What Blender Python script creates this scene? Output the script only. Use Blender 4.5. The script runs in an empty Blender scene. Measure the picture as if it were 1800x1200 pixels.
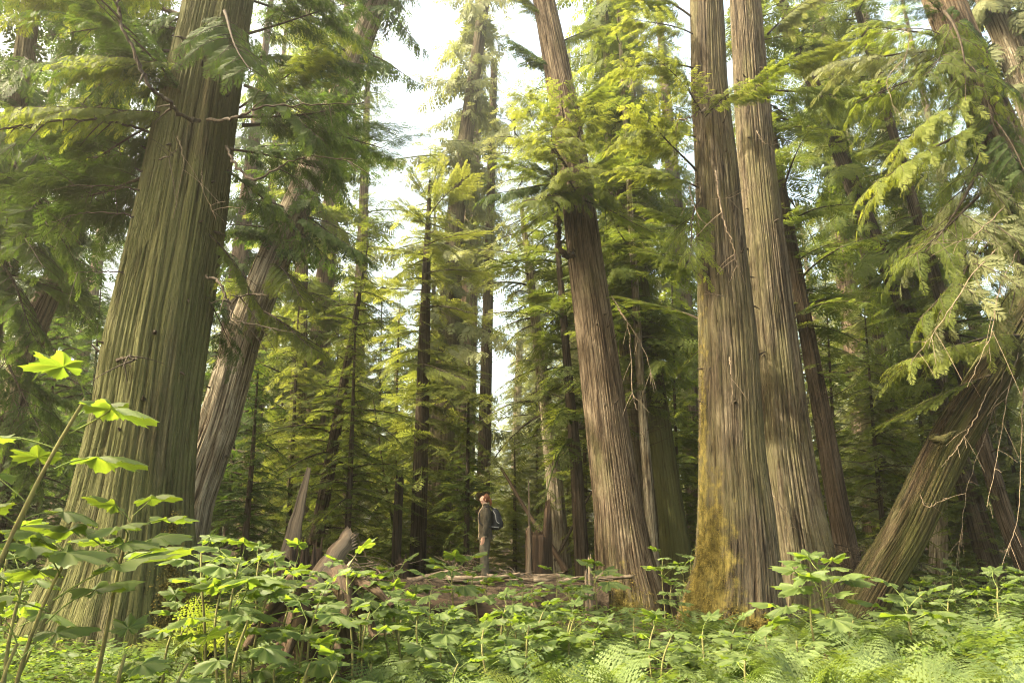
import bpy, math, random
import numpy as np
from mathutils import Vector, Matrix, Quaternion, noise as mnoise

# ------------------------------------------------------------------ camera, sky, sun, exposure
SC = bpy.context.scene
COL = SC.collection
F, CX, CY, HC = 1200.0, 900.0, 600.0, 1.5
PITCH = math.atan(350.0 / F)
cam = bpy.data.cameras.new('camera')
cam.sensor_width = 36.0
cam.lens = 24.0
cam.clip_start, cam.clip_end = 0.05, 2000.0
cam_o = bpy.data.objects.new('camera', cam)
COL.objects.link(cam_o)
cam_o.location = (0, 0, HC)
cam_o.rotation_euler = (math.pi / 2 + PITCH, 0, 0)
SC.camera = cam_o

SUN = Vector((-0.76, -0.22, 0.86)).normalized()
wd = bpy.data.worlds.new('World')
SC.world = wd
wd.use_nodes = True
nt = wd.node_tree
sky = nt.nodes.new('ShaderNodeTexSky')
sky.sky_type = 'NISHITA'
sky.sun_disc = False
sky.sun_elevation = math.asin(SUN.z)
sky.sun_rotation = math.atan2(SUN.x, SUN.y)
sky.air_density = 1.0
sky.dust_density = 6.0
sky.ozone_density = 0.6
bg = nt.nodes['Background']
bg.inputs['Strength'].default_value = 0.15
wb = nt.nodes.new('ShaderNodeMix')            # warm white-balance tint multiplied over the sky
wb.data_type = 'RGBA'
wb.blend_type = 'MULTIPLY'
wb.inputs[0].default_value = 1.0
wb.inputs[7].default_value = (1.0, 0.92, 0.70, 1)
nt.links.new(sky.outputs[0], wb.inputs[6])
nt.links.new(wb.outputs[2], bg.inputs['Color'])
sun = bpy.data.lights.new('sun', 'SUN')
sun.energy = 2.6
sun.angle = math.radians(0.5)
sun.color = (1.0, 0.89, 0.66)
sun_o = bpy.data.objects.new('sun', sun)
COL.objects.link(sun_o)
sun_o.rotation_euler = SUN.to_track_quat('Z', 'Y').to_euler()
sun_o.location = (0, 0, 60)
SC.view_settings.view_transform = 'Standard'
SC.view_settings.look = 'None'
SC.view_settings.gamma = 1.0
SC.view_settings.exposure = 2.95
cy = SC.cycles
cy.max_bounces = 7
cy.diffuse_bounces = 4
cy.glossy_bounces = 1
cy.transmission_bounces = 3
cy.transparent_max_bounces = 4
cy.volume_bounces = 0
cy.caustics_reflective = False
cy.caustics_refractive = False
cy.sample_clamp_indirect = 4.0
cy.use_adaptive_sampling = False
cy.filter_width = 1.1
cy.use_denoising = True
cy.denoiser = 'OPENIMAGEDENOISE'
cy.denoising_input_passes = 'RGB_ALBEDO_NORMAL'
cy.denoising_prefilter = 'ACCURATE'

# ------------------------------------------------------------------ helpers
RNG = np.random.default_rng(7)
random.seed(7)
SP, CP = math.sin(PITCH), math.cos(PITCH)


def depth_of(P):
    return P[1] * CP + (P[2] - HC) * SP


def W(px, py, Y):
    """the point of the vertical plane y = Y that stands at pixel (px, py) of the photograph"""
    t = (CY - py) / F
    dz = Y * (SP + t * CP) / (CP - t * SP)
    d = Y * CP + dz * SP
    return Vector(((px - CX) * d / F, Y, HC + dz))


def gz(x, y):
    x = np.asarray(x, float); y = np.asarray(y, float)
    z = 0.10 * np.sin(x * 0.55 + 1.3) * np.cos(y * 0.43) + 0.06 * np.sin(x * 1.3 + y * 0.9) \
        + 0.12 * np.sin(y * 0.21 + x * 0.13)
    z = z * np.clip(y / 6.0, 0.25, 1.0)
    r = np.sqrt(x * x + y * y)
    return z + np.clip(r - 30, 0, 400) * 0.03


def G(x, y):
    return float(gz(x, y))


def vn(x, y, z, seed=0):
    """value noise, 0..1"""
    x, y, z = np.broadcast_arrays(np.asarray(x, float), np.asarray(y, float), np.asarray(z, float))
    xi, yi, zi = np.floor(x).astype(np.int64), np.floor(y).astype(np.int64), np.floor(z).astype(np.int64)
    fx, fy, fz = x - xi, y - yi, z - zi
    fx, fy, fz = [f * f * (3 - 2 * f) for f in (fx, fy, fz)]

    def h(a, b, c):
        n = (a * 73856093) ^ (b * 19349663) ^ (c * 83492791) ^ (seed * 2654435761)
        n = (n ^ (n >> 13)) * 1274126177
        n = n & 0xffffffff
        n = ((n ^ (n >> 16)) * 2246822519) & 0xffffffff
        return (n & 0xffffff) / float(0xffffff)
    r = 0
    for dx in (0, 1):
        for dy in (0, 1):
            for dz in (0, 1):
                w = (fx if dx else 1 - fx) * (fy if dy else 1 - fy) * (fz if dz else 1 - fz)
                r = r + w * h(xi + dx, yi + dy, zi + dz)
    return r


class MB:
    """collects vertices and faces and links them as ONE mesh object"""

    def __init__(self):
        self.v, self.f3, self.f4, self.m3, self.m4 = [], [], [], [], []
        self.rnd, self.bco, self.n = [], [], 0

    def add(self, v, f, m=0, rnd=None, bco=None):
        v = np.asarray(v, np.float32).reshape(-1, 3)
        f = np.asarray(f, np.int64)
        if f.shape[1] == 3:
            self.f3.append(f + self.n); self.m3.append(np.full(len(f), m, np.int32))
        else:
            self.f4.append(f + self.n); self.m4.append(np.full(len(f), m, np.int32))
        self.v.append(v)
        k = len(v)
        self.rnd.append(np.full(k, 0.5, np.float32) if rnd is None else np.broadcast_to(np.asarray(rnd, np.float32), (k,)))
        self.bco.append(v if bco is None else np.asarray(bco, np.float32))
        self.n += k

    def mesh(self, name, mats, smooth=True):
        me = bpy.data.meshes.new(name)
        v = np.concatenate(self.v)
        f3 = np.concatenate(self.f3) if self.f3 else np.zeros((0, 3), np.int64)
        f4 = np.concatenate(self.f4) if self.f4 else np.zeros((0, 4), np.int64)
        mi = np.concatenate(self.m3 + self.m4)
        me.vertices.add(len(v)); me.vertices.foreach_set('co', v.ravel())
        loops = np.concatenate([f3.ravel(), f4.ravel()]).astype(np.int32)
        me.loops.add(len(loops)); me.loops.foreach_set('vertex_index', loops)
        nf = len(f3) + len(f4)
        st = np.concatenate([np.arange(len(f3)) * 3, len(f3) * 3 + np.arange(len(f4)) * 4]).astype(np.int32)
        me.polygons.add(nf); me.polygons.foreach_set('loop_start', st)
        me.polygons.foreach_set('material_index', mi.astype(np.int32))
        if smooth:
            me.polygons.foreach_set('use_smooth', np.ones(nf, bool))
        a = me.attributes.new('rnd', 'FLOAT', 'POINT'); a.data.foreach_set('value', np.concatenate(self.rnd))
        a = me.attributes.new('bco', 'FLOAT_VECTOR', 'POINT'); a.data.foreach_set('vector', np.concatenate(self.bco).ravel())
        for m in (mats if isinstance(mats, (list, tuple)) else [mats]):
            me.materials.append(m)
        me.update(calc_edges=True)
        return me

    def build(self, name, mats, parent=None, smooth=True, loc=None):
        o = bpy.data.objects.new(name, self.mesh(name, mats, smooth))
        COL.objects.link(o)
        if parent is not None:
            o.parent = parent
        if loc is not None:
            o.location = loc
        return o


def tag(o, label, cat, group=None, kind=None):
    if label: o['label'] = label
    if cat: o['category'] = cat
    if group: o['group'] = group
    if kind: o['kind'] = kind
    return o


def thing(name, label, cat, loc=(0, 0, 0), rz=0.0, group=None):
    o = bpy.data.objects.new(name, None)
    o.empty_display_size = 0.1
    COL.objects.link(o)
    o.location = loc
    o.rotation_euler = (0, 0, rz)
    return tag(o, label, cat, group)


def part(name, me, parent, mat=None):
    o = bpy.data.objects.new(name, me)
    COL.objects.link(o)
    o.parent = parent
    if mat is not None:
        o.matrix_local = mat
    return o


def tube(mb, pts, radii, n=6, m=0, rnd=None, cap=True, seed=None, lump=0.0):
    P = np.array([tuple(p) for p in pts], float)
    k = len(P)
    r = np.broadcast_to(np.asarray(radii, float), (k,)).copy()
    T = np.gradient(P, axis=0)
    T /= np.linalg.norm(T, axis=1)[:, None] + 1e-9
    ref = np.array([0, 0, 1.0]) if abs(T[:, 2]).mean() < 0.8 else np.array([1.0, 0, 0])
    U = np.cross(T, ref); U /= np.linalg.norm(U, axis=1)[:, None] + 1e-9
    V = np.cross(T, U)
    a = np.arange(n) * 2 * math.pi / n
    ring = np.cos(a)[None, :, None] * U[:, None, :] + np.sin(a)[None, :, None] * V[:, None, :]
    rr = r[:, None, None]
    if lump:
        q = vn(np.cos(a)[None, :] * 2 + 5, np.sin(a)[None, :] * 2 + 5, np.arange(k)[:, None] * 0.7, seed or 1)
        rr = rr * (1 + lump * (q[:, :, None] - 0.5) * 2)
    v = (P[:, None, :] + ring * rr).reshape(-1, 3)
    L = np.concatenate([[0], np.cumsum(np.linalg.norm(np.diff(P, axis=0), axis=1))])
    rm = max(r.mean(), 0.004)
    b = np.stack([np.broadcast_to(np.cos(a) * rm, (k, n)), np.broadcast_to(np.sin(a) * rm, (k, n)),
                  np.broadcast_to(L[:, None], (k, n))], -1).reshape(-1, 3) + P[0]
    i = np.arange(k - 1)[:, None] * n; j = np.arange(n)[None, :]; j2 = (j + 1) % n
    f = np.stack([i + j, i + j2, i + n + j2, i + n + j], -1).reshape(-1, 4)
    mb.add(v, f, m, rnd, b)
    if cap:
        for e, o in ((0, 0), (k - 1, (k - 1) * n)):
            c = P[e]
            vv = np.concatenate([v[o:o + n], [c]])
            ff = np.stack([np.full(n, n), np.arange(n), (np.arange(n) + 1) % n], -1)
            mb.add(vv, ff, m, rnd, np.concatenate([b[o:o + n], [b[o]]]))


def smooth_path(pts, k=12):
    P = [Vector(p) for p in pts]
    P = [2 * P[0] - P[1]] + P + [2 * P[-1] - P[-2]]
    out = []
    for i in range(1, len(P) - 2):
        for s in range(k):
            t = s / k
            a, b, c, d = P[i - 1], P[i], P[i + 1], P[i + 2]
            out.append(0.5 * ((2 * b) + (c - a) * t + (2 * a - 5 * b + 4 * c - d) * t * t + (3 * b - a - 3 * c + d) * t ** 3))
    out.append(P[-2])
    return out


# ------------------------------------------------------------------ materials
def new_mat(name):
    m = bpy.data.materials.new(name)
    m.use_nodes = True
    t = m.node_tree
    for n in list(t.nodes):
        t.nodes.remove(n)
    return m, t, t.nodes, t.links


def N(t, kind, **kw):
    n = t.nodes.new(kind)
    for k, v in kw.items():
        if k in n.inputs.keys():
            n.inputs[k].default_value = v
        else:
            setattr(n, k, v)
    return n


def ramp(t, stops):
    r = t.nodes.new('ShaderNodeValToRGB')
    e = r.color_ramp.elements
    while len(e) < len(stops):
        e.new(0.5)
    for i, (p, c) in enumerate(stops):
        e[i].position = p
        e[i].color = (*c, 1) if len(c) == 3 else c
    return r


def bark_mat(name, light, dark, moss=None, moss_amt=0.0, fine=1.0, gold=0.0, bump=1.0):
    """fibrous bark: long vertical strips, darker redder furrows, lichen or moss laid over in patches"""
    m, t, nn, ln = new_mat(name)
    at = N(t, 'ShaderNodeAttribute', attribute_name='bco')
    oi = N(t, 'ShaderNodeObjectInfo')
    def noise(scale, det=3.0, rough=0.6, dist=0.0):
        mp = N(t, 'ShaderNodeMapping'); mp.inputs['Scale'].default_value = scale
        ln.new(at.outputs['Vector'], mp.inputs['Vector'])
        nz = N(t, 'ShaderNodeTexNoise'); nz.inputs['Scale'].default_value = 1.0
        nz.inputs['Detail'].default_value = det; nz.inputs['Roughness'].default_value = rough
        nz.inputs['Distortion'].default_value = dist
        ln.new(mp.outputs[0], nz.inputs['Vector'])
        return nz
    n1 = noise((26 * fine, 26 * fine, 0.9), 4, 0.66, 0.5)
    n2 = noise((70 * fine, 70 * fine, 6.0), 3, 0.7, 0.5)
    n3 = noise((2.6, 2.6, 1.1), 4, 0.6)
    r1 = ramp(t, [(0.38, tuple(c * 0.6 for c in dark)), (0.47, tuple(0.5 * (a + b) for a, b in zip(dark, light))), (0.56, light),
                  (0.85, tuple(min(1, c * 1.35) for c in light))])
    ln.new(n1.outputs['Fac'], r1.inputs[0])
    r2 = ramp(t, [(0.3, (0.45, 0.42, 0.40)), (0.6, (1.1, 1.1, 1.1))])
    ln.new(n2.outputs['Fac'], r2.inputs[0])
    mul = N(t, 'ShaderNodeMix', data_type='RGBA', blend_type='MULTIPLY'); mul.inputs[0].default_value = 0.8
    ln.new(r1.outputs[0], mul.inputs[6]); ln.new(r2.outputs[0], mul.inputs[7])
    r3 = ramp(t, [(0.35, (0.66, 0.62, 0.56)), (0.65, (1.15, 1.15, 1.12))])
    ln.new(n3.outputs['Fac'], r3.inputs[0])
    mul2 = N(t, 'ShaderNodeMix', data_type='RGBA', blend_type='MULTIPLY'); mul2.inputs[0].default_value = 1.0
    ln.new(mul.outputs[2], mul2.inputs[6]); ln.new(r3.outputs[0], mul2.inputs[7])
    col = mul2.outputs[2]
    # furrows cut in the geometry carry the dark inner bark (rnd attribute = how deep in a furrow)
    fr = N(t, 'ShaderNodeAttribute', attribute_name='rnd')
    rf = ramp(t, [(0.10, (0.16, 0.12, 0.09)), (0.36, (0.62, 0.56, 0.50)), (0.66, (1.06, 1.06, 1.05))])
    ln.new(fr.outputs['Fac'], rf.inputs[0])
    mul3 = N(t, 'ShaderNodeMix', data_type='RGBA', blend_type='MULTIPLY'); mul3.inputs[0].default_value = 1.0
    ln.new(col, mul3.inputs[6]); ln.new(rf.outputs[0], mul3.inputs[7])
    col = mul3.outputs[2]
    if moss:
        n4 = noise((2.2, 2.2, 0.5), 4, 0.7)
        r4 = ramp(t, [(max(0.0, 0.62 - moss_amt * 0.5), (0, 0, 0)), (min(1, 0.80 - moss_amt * 0.4), (1, 1, 1))])
        ln.new(n4.outputs['Fac'], r4.inputs[0])
        mm = N(t, 'ShaderNodeMath', operation='MULTIPLY'); mm.inputs[1].default_value = min(0.9, 0.35 + moss_amt * 0.5)
        ln.new(r4.outputs[0], mm.inputs[0])
        mx = N(t, 'ShaderNodeMix', data_type='RGBA')
        mc = N(t, 'ShaderNodeMix', data_type='RGBA', blend_type='MULTIPLY'); mc.inputs[0].default_value = 0.7
        mc.inputs[6].default_value = (*moss, 1); ln.new(rf.outputs[0], mc.inputs[7])
        ln.new(mm.outputs[0], mx.inputs[0]); ln.new(col, mx.inputs[6]); ln.new(mc.outputs[2], mx.inputs[7])
        col = mx.outputs[2]
    # golden moss grown over the bark where the attribute mossw says so
    ma = N(t, 'ShaderNodeAttribute', attribute_name='mossw')
    n5 = noise((11, 11, 5), 4, 0.7)
    m5 = N(t, 'ShaderNodeMath', operation='ADD'); ln.new(ma.outputs['Fac'], m5.inputs[0]); ln.new(n5.outputs['Fac'], m5.inputs[1])
    r5 = ramp(t, [(0.72, (0, 0, 0)), (0.95, (1, 1, 1))]); ln.new(m5.outputs[0], r5.inputs[0])
    c5 = ramp(t, [(0.35, (0.060, 0.055, 0.016)), (0.62, (0.235, 0.190, 0.055))]); ln.new(n5.outputs['Fac'], c5.inputs[0])
    x5 = N(t, 'ShaderNodeMix', data_type='RGBA'); ln.new(r5.outputs[0], x5.inputs[0]); ln.new(col, x5.inputs[6]); ln.new(c5.outputs[0], x5.inputs[7])
    col = x5.outputs[2]
    hs = N(t, 'ShaderNodeHueSaturation')
    mr = N(t, 'ShaderNodeMapRange'); mr.inputs['To Min'].default_value = 0.8; mr.inputs['To Max'].default_value = 1.2
    ln.new(oi.outputs['Random'], mr.inputs['Value']); ln.new(mr.outputs[0], hs.inputs['Value'])
    ln.new(col, hs.inputs['Color'])
    ad = N(t, 'ShaderNodeMath', operation='MULTIPLY_ADD'); ad.inputs[1].default_value = 0.45
    ln.new(n2.outputs['Fac'], ad.inputs[0]); ln.new(n1.outputs['Fac'], ad.inputs[2])
    bp = N(t, 'ShaderNodeBump'); bp.inputs['Strength'].default_value = 1.0 * bump; bp.inputs['Distance'].default_value = 0.09
    ln.new(ad.outputs[0], bp.inputs['Height'])
    pb = N(t, 'ShaderNodeBsdfPrincipled', Roughness=0.9)
    pb.inputs['Specular IOR Level'].default_value = 0.15
    ln.new(hs.outputs[0], pb.inputs['Base Color']); ln.new(bp.outputs[0], pb.inputs['Normal'])
    out = N(t, 'ShaderNodeOutputMaterial'); ln.new(pb.outputs[0], out.inputs['Surface'])
    return m


def leaf_mat(name, col, trans, tr_fac=0.45, var=0.35, rough=0.6, pale=None, spec=0.15):
    m, t, nn, ln = new_mat(name)
    at = N(t, 'ShaderNodeAttribute', attribute_name='rnd')
    oi = N(t, 'ShaderNodeObjectInfo')
    geo = N(t, 'ShaderNodeNewGeometry')
    nz = N(t, 'ShaderNodeTexNoise'); nz.inputs['Scale'].default_value = 0.8; nz.inputs['Detail'].default_value = 7; nz.inputs['Roughness'].default_value = 0.75
    ln.new(geo.outputs['Position'], nz.inputs['Vector'])
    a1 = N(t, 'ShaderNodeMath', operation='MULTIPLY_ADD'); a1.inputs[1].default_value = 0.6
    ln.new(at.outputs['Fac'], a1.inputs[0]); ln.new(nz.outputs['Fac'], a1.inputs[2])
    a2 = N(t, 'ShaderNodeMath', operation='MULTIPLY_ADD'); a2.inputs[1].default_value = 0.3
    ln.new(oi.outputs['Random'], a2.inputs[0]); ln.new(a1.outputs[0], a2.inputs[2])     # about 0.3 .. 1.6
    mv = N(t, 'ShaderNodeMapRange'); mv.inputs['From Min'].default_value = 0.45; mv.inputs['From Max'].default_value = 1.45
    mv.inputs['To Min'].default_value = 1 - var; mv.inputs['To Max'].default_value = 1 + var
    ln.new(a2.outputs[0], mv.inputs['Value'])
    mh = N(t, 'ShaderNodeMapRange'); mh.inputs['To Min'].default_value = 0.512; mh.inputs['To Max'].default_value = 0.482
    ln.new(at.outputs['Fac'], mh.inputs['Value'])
    def hsv(c):
        h = N(t, 'ShaderNodeHueSaturation'); h.inputs['Color'].default_value = (*c, 1)
        ln.new(mv.outputs[0], h.inputs['Value']); ln.new(mh.outputs[0], h.inputs['Hue'])
        return h
    h1, h2 = hsv(col), hsv(trans)
    c1 = h1.outputs[0]
    if pale:
        mx = N(t, 'ShaderNodeMix', data_type='RGBA')
        mx.inputs[7].default_value = (*pale, 1)
        ln.new(geo.outputs['Backfacing'], mx.inputs[0]); ln.new(c1, mx.inputs[6])
        c1 = mx.outputs[2]
    pb = N(t, 'ShaderNodeBsdfPrincipled', Roughness=rough)
    pb.inputs['Specular IOR Level'].default_value = spec
    ln.new(c1, pb.inputs['Base Color'])
    tb = N(t, 'ShaderNodeBsdfTranslucent'); ln.new(h2.outputs[0], tb.inputs['Color'])
    mx = N(t, 'ShaderNodeMixShader'); mx.inputs[0].default_value = tr_fac
    ln.new(pb.outputs[0], mx.inputs[1]); ln.new(tb.outputs[0], mx.inputs[2])
    out = N(t, 'ShaderNodeOutputMaterial'); ln.new(mx.outputs[0], out.inputs['Surface'])
    return m


def plain_mat(name, a, b, scale=8.0, rough=0.85, bump=0.3, stretch=(1, 1, 1), spec=0.2, coord='Object', dist=0.02):
    m, t, nn, ln = new_mat(name)
    if coord == 'bco':
        tc = N(t, 'ShaderNodeAttribute', attribute_name='bco'); src = tc.outputs['Vector']
    else:
        tc = N(t, 'ShaderNodeTexCoord'); src = tc.outputs[coord]
    mp = N(t, 'ShaderNodeMapping'); mp.inputs['Scale'].default_value = stretch
    ln.new(src, mp.inputs['Vector'])
    nz = N(t, 'ShaderNodeTexNoise'); nz.inputs['Scale'].default_value = scale; nz.inputs['Detail'].default_value = 6
    nz.inputs['Roughness'].default_value = 0.65
    ln.new(mp.outputs[0], nz.inputs['Vector'])
    r = ramp(t, [(0.35, a), (0.65, b)])
    ln.new(nz.outputs['Fac'], r.inputs[0])
    bp = N(t, 'ShaderNodeBump'); bp.inputs['Strength'].default_value = bump; bp.inputs['Distance'].default_value = dist
    ln.new(nz.outputs['Fac'], bp.inputs['Height'])
    pb = N(t, 'ShaderNodeBsdfPrincipled', Roughness=rough)
    pb.inputs['Specular IOR Level'].default_value = spec
    ln.new(r.outputs[0], pb.inputs['Base Color']); ln.new(bp.outputs[0], pb.inputs['Normal'])
    out = N(t, 'ShaderNodeOutputMaterial'); ln.new(pb.outputs[0], out.inputs['Surface'])
    return m


M = {}
M['bark_green'] = bark_mat('bark_algae', (0.108, 0.088, 0.056), (0.025, 0.017, 0.010), (0.088, 0.096, 0.030), 0.78)
M['bark_grey'] = bark_mat('bark_grey', (0.130, 0.108, 0.075), (0.036, 0.027, 0.019), (0.16, 0.15, 0.065), 0.35)
M['bark_brown'] = bark_mat('bark_brown', (0.150, 0.120, 0.084), (0.046, 0.030, 0.019), (0.12, 0.12, 0.05), 0.12)
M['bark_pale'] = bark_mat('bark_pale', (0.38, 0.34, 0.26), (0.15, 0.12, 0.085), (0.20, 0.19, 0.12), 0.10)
M['bark_moss'] = bark_mat('bark_mossy', (0.080, 0.060, 0.038), (0.020, 0.014, 0.009), (0.062, 0.072, 0.016), 0.55)
M['bark_dark'] = bark_mat('bark_dark', (0.100, 0.080, 0.058), (0.028, 0.020, 0.014), None, 0, 2.0)  # on the trunks right of the pair, their shade put into the colour
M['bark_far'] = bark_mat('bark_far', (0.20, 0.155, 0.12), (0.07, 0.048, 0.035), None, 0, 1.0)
M['twig'] = plain_mat('twig_bark', (0.015, 0.011, 0.007), (0.062, 0.047, 0.031), 14, coord='bco')
M['dead'] = plain_mat('dead_wood', (0.08, 0.058, 0.038), (0.21, 0.165, 0.115), 10, coord='bco')
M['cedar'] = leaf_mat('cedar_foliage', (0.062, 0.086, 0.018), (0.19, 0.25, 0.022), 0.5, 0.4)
M['cedar_dark'] = leaf_mat('cedar_foliage_shade_tint', (0.036, 0.062, 0.016), (0.075, 0.135, 0.014), 0.42, 0.4)  # darker cedar copy, canopy shade put into the colour
M['cedar_lime'] = leaf_mat('cedar_foliage_sun_tint', (0.095, 0.122, 0.026), (0.25, 0.30, 0.032), 0.5, 0.3)  # brighter, yellower cedar copy, sunlight put into the colour
M['cedar_pale'] = leaf_mat('cedar_foliage_pale', (0.115, 0.13, 0.060), (0.20, 0.23, 0.06), 0.38, 0.4)  # haze on far crowns and sun on near sprays, painted as paleness
M['hemlock'] = leaf_mat('hemlock_foliage', (0.060, 0.085, 0.020), (0.17, 0.22, 0.025), 0.45, 0.4)
M['hem_lime'] = leaf_mat('hemlock_foliage_sun_tint', (0.105, 0.130, 0.03), (0.25, 0.29, 0.04), 0.45, 0.3)  # lit copy of the hemlock green, sunshine painted in
M['club'] = leaf_mat('devils_club_leaf', (0.082, 0.118, 0.036), (0.19, 0.28, 0.020), 0.5, 0.4, 0.55, spec=0.28)
M['fern'] = leaf_mat('fern_frond', (0.092, 0.130, 0.046), (0.165, 0.235, 0.030), 0.42, 0.45, 0.55)
M['cover'] = leaf_mat('ground_leaves', (0.075, 0.12, 0.025), (0.20, 0.30, 0.02), 0.42, 0.4)
M['stem'] = plain_mat('plant_stem', (0.10, 0.085, 0.035), (0.17, 0.17, 0.06), 20)
M['petiole'] = plain_mat('leaf_stalk', (0.11, 0.15, 0.035), (0.16, 0.20, 0.05), 20)
M['moss'] = plain_mat('gold_moss', (0.060, 0.052, 0.014), (0.27, 0.21, 0.055), 9, 0.95, 1.0, spec=0.05, dist=0.04)
M['rot'] = plain_mat('rotten_wood', (0.020, 0.014, 0.009), (0.088, 0.058, 0.036), 9, 0.9, 1.0, (1, 1, 0.15), coord='bco', dist=0.04)
M['wood'] = plain_mat('split_wood', (0.050, 0.036, 0.024), (0.19, 0.145, 0.098), 12, 0.85, 1.0, (1, 1, 0.06), coord='bco', dist=0.03)
M['soil'] = plain_mat('forest_floor', (0.028, 0.018, 0.011), (0.085, 0.058, 0.032), 3.0, 0.95, 1.0, dist=0.1)
M['litter'] = plain_mat('needle_litter', (0.022, 0.016, 0.011), (0.105, 0.075, 0.047), 14, 0.95, 1.0, dist=0.05)

# ------------------------------------------------------------------ ground
def ground():
    xs = np.concatenate([np.linspace(-600, -42, 20), np.arange(-40, 40.1, 0.4), np.linspace(42, 600, 20)])
    ys = np.concatenate([np.linspace(-600, -12, 12), np.arange(-10, 45.1, 0.4), np.linspace(48, 700, 24)])
    X, Y = np.meshgrid(xs, ys)
    Z = gz(X, Y) + (vn(X * 1.7, Y * 1.7, 0 * X, 3) - 0.5) * 0.10
    v = np.stack([X, Y, Z], -1).reshape(-1, 3)
    nx, ny = len(xs), len(ys)
    i = np.arange(ny - 1)[:, None] * nx + np.arange(nx - 1)[None, :]
    f = np.stack([i, i + 1, i + nx + 1, i + nx], -1).reshape(-1, 4)
    mb = MB(); mb.add(v, f)
    tag(mb.build('ground', M['soil']), 'dark forest floor under the ferns and trees', None, kind='structure')


ground()


# ------------------------------------------------------------------ trunks
def trunk_curve(pts, Y, top_z=None, lean_y=0.0):
    """pts: (px, py, width in px) from the bottom up -> arrays of centres and radii"""
    C, R = [], []
    for (px, py, w) in pts:
        P = W(px, py, Y)
        if lean_y:
            for _ in range(3):
                P = W(px, py, Y + lean_y * max(0.0, P.z))
        C.append(P); R.append(w * 0.5 * depth_of(P) / F * P.y / math.hypot(P.x, P.y))
    C = np.array([tuple(c) for c in C]); R = np.array(R)
    g = G(C[0, 0], C[0, 1]) - 0.35
    if C[0, 2] > g:
        t = (C[0, 2] - g) / max(C[1, 2] - C[0, 2], 0.05)
        P0 = C[0] - (C[1] - C[0]) * t
        C = np.vstack([P0, C]); R = np.concatenate([[R[0] * 1.04 + 0.01], R])
    if top_z and top_z > C[-1, 2]:
        t = (top_z - C[-1, 2]) / (C[-1, 2] - C[-2, 2])
        P1 = C[-1] + (C[-1] - C[-2]) * t
        slope = (R[-1] - R[0]) / (C[-1, 2] - C[0, 2])
        C = np.vstack([C, P1]); R = np.concatenate([R, [max(R[-1] * 0.35, R[-1] + slope * (top_z - C[-2, 2]))]])
    return C, R


def resample(C, R, dz):
    z = np.arange(C[0, 2], C[-1, 2] + dz * 0.5, dz)
    x = np.interp(z, C[:, 2], C[:, 0]); y = np.interp(z, C[:, 2], C[:, 1]); r = np.interp(z, C[:, 2], R)
    k = max(3, int(0.5 / dz) | 1)
    def sm(a):
        p = np.pad(a, k // 2, mode='edge'); e = np.convolve(p, np.ones(k) / k, 'valid')
        e[:k // 2] = a[:k // 2] * 0.5 + e[:k // 2] * 0.5
        e[-(k // 2):] = a[-(k // 2):]
        return e
    return np.stack([sm(x), sm(y), z], -1), sm(r)


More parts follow.
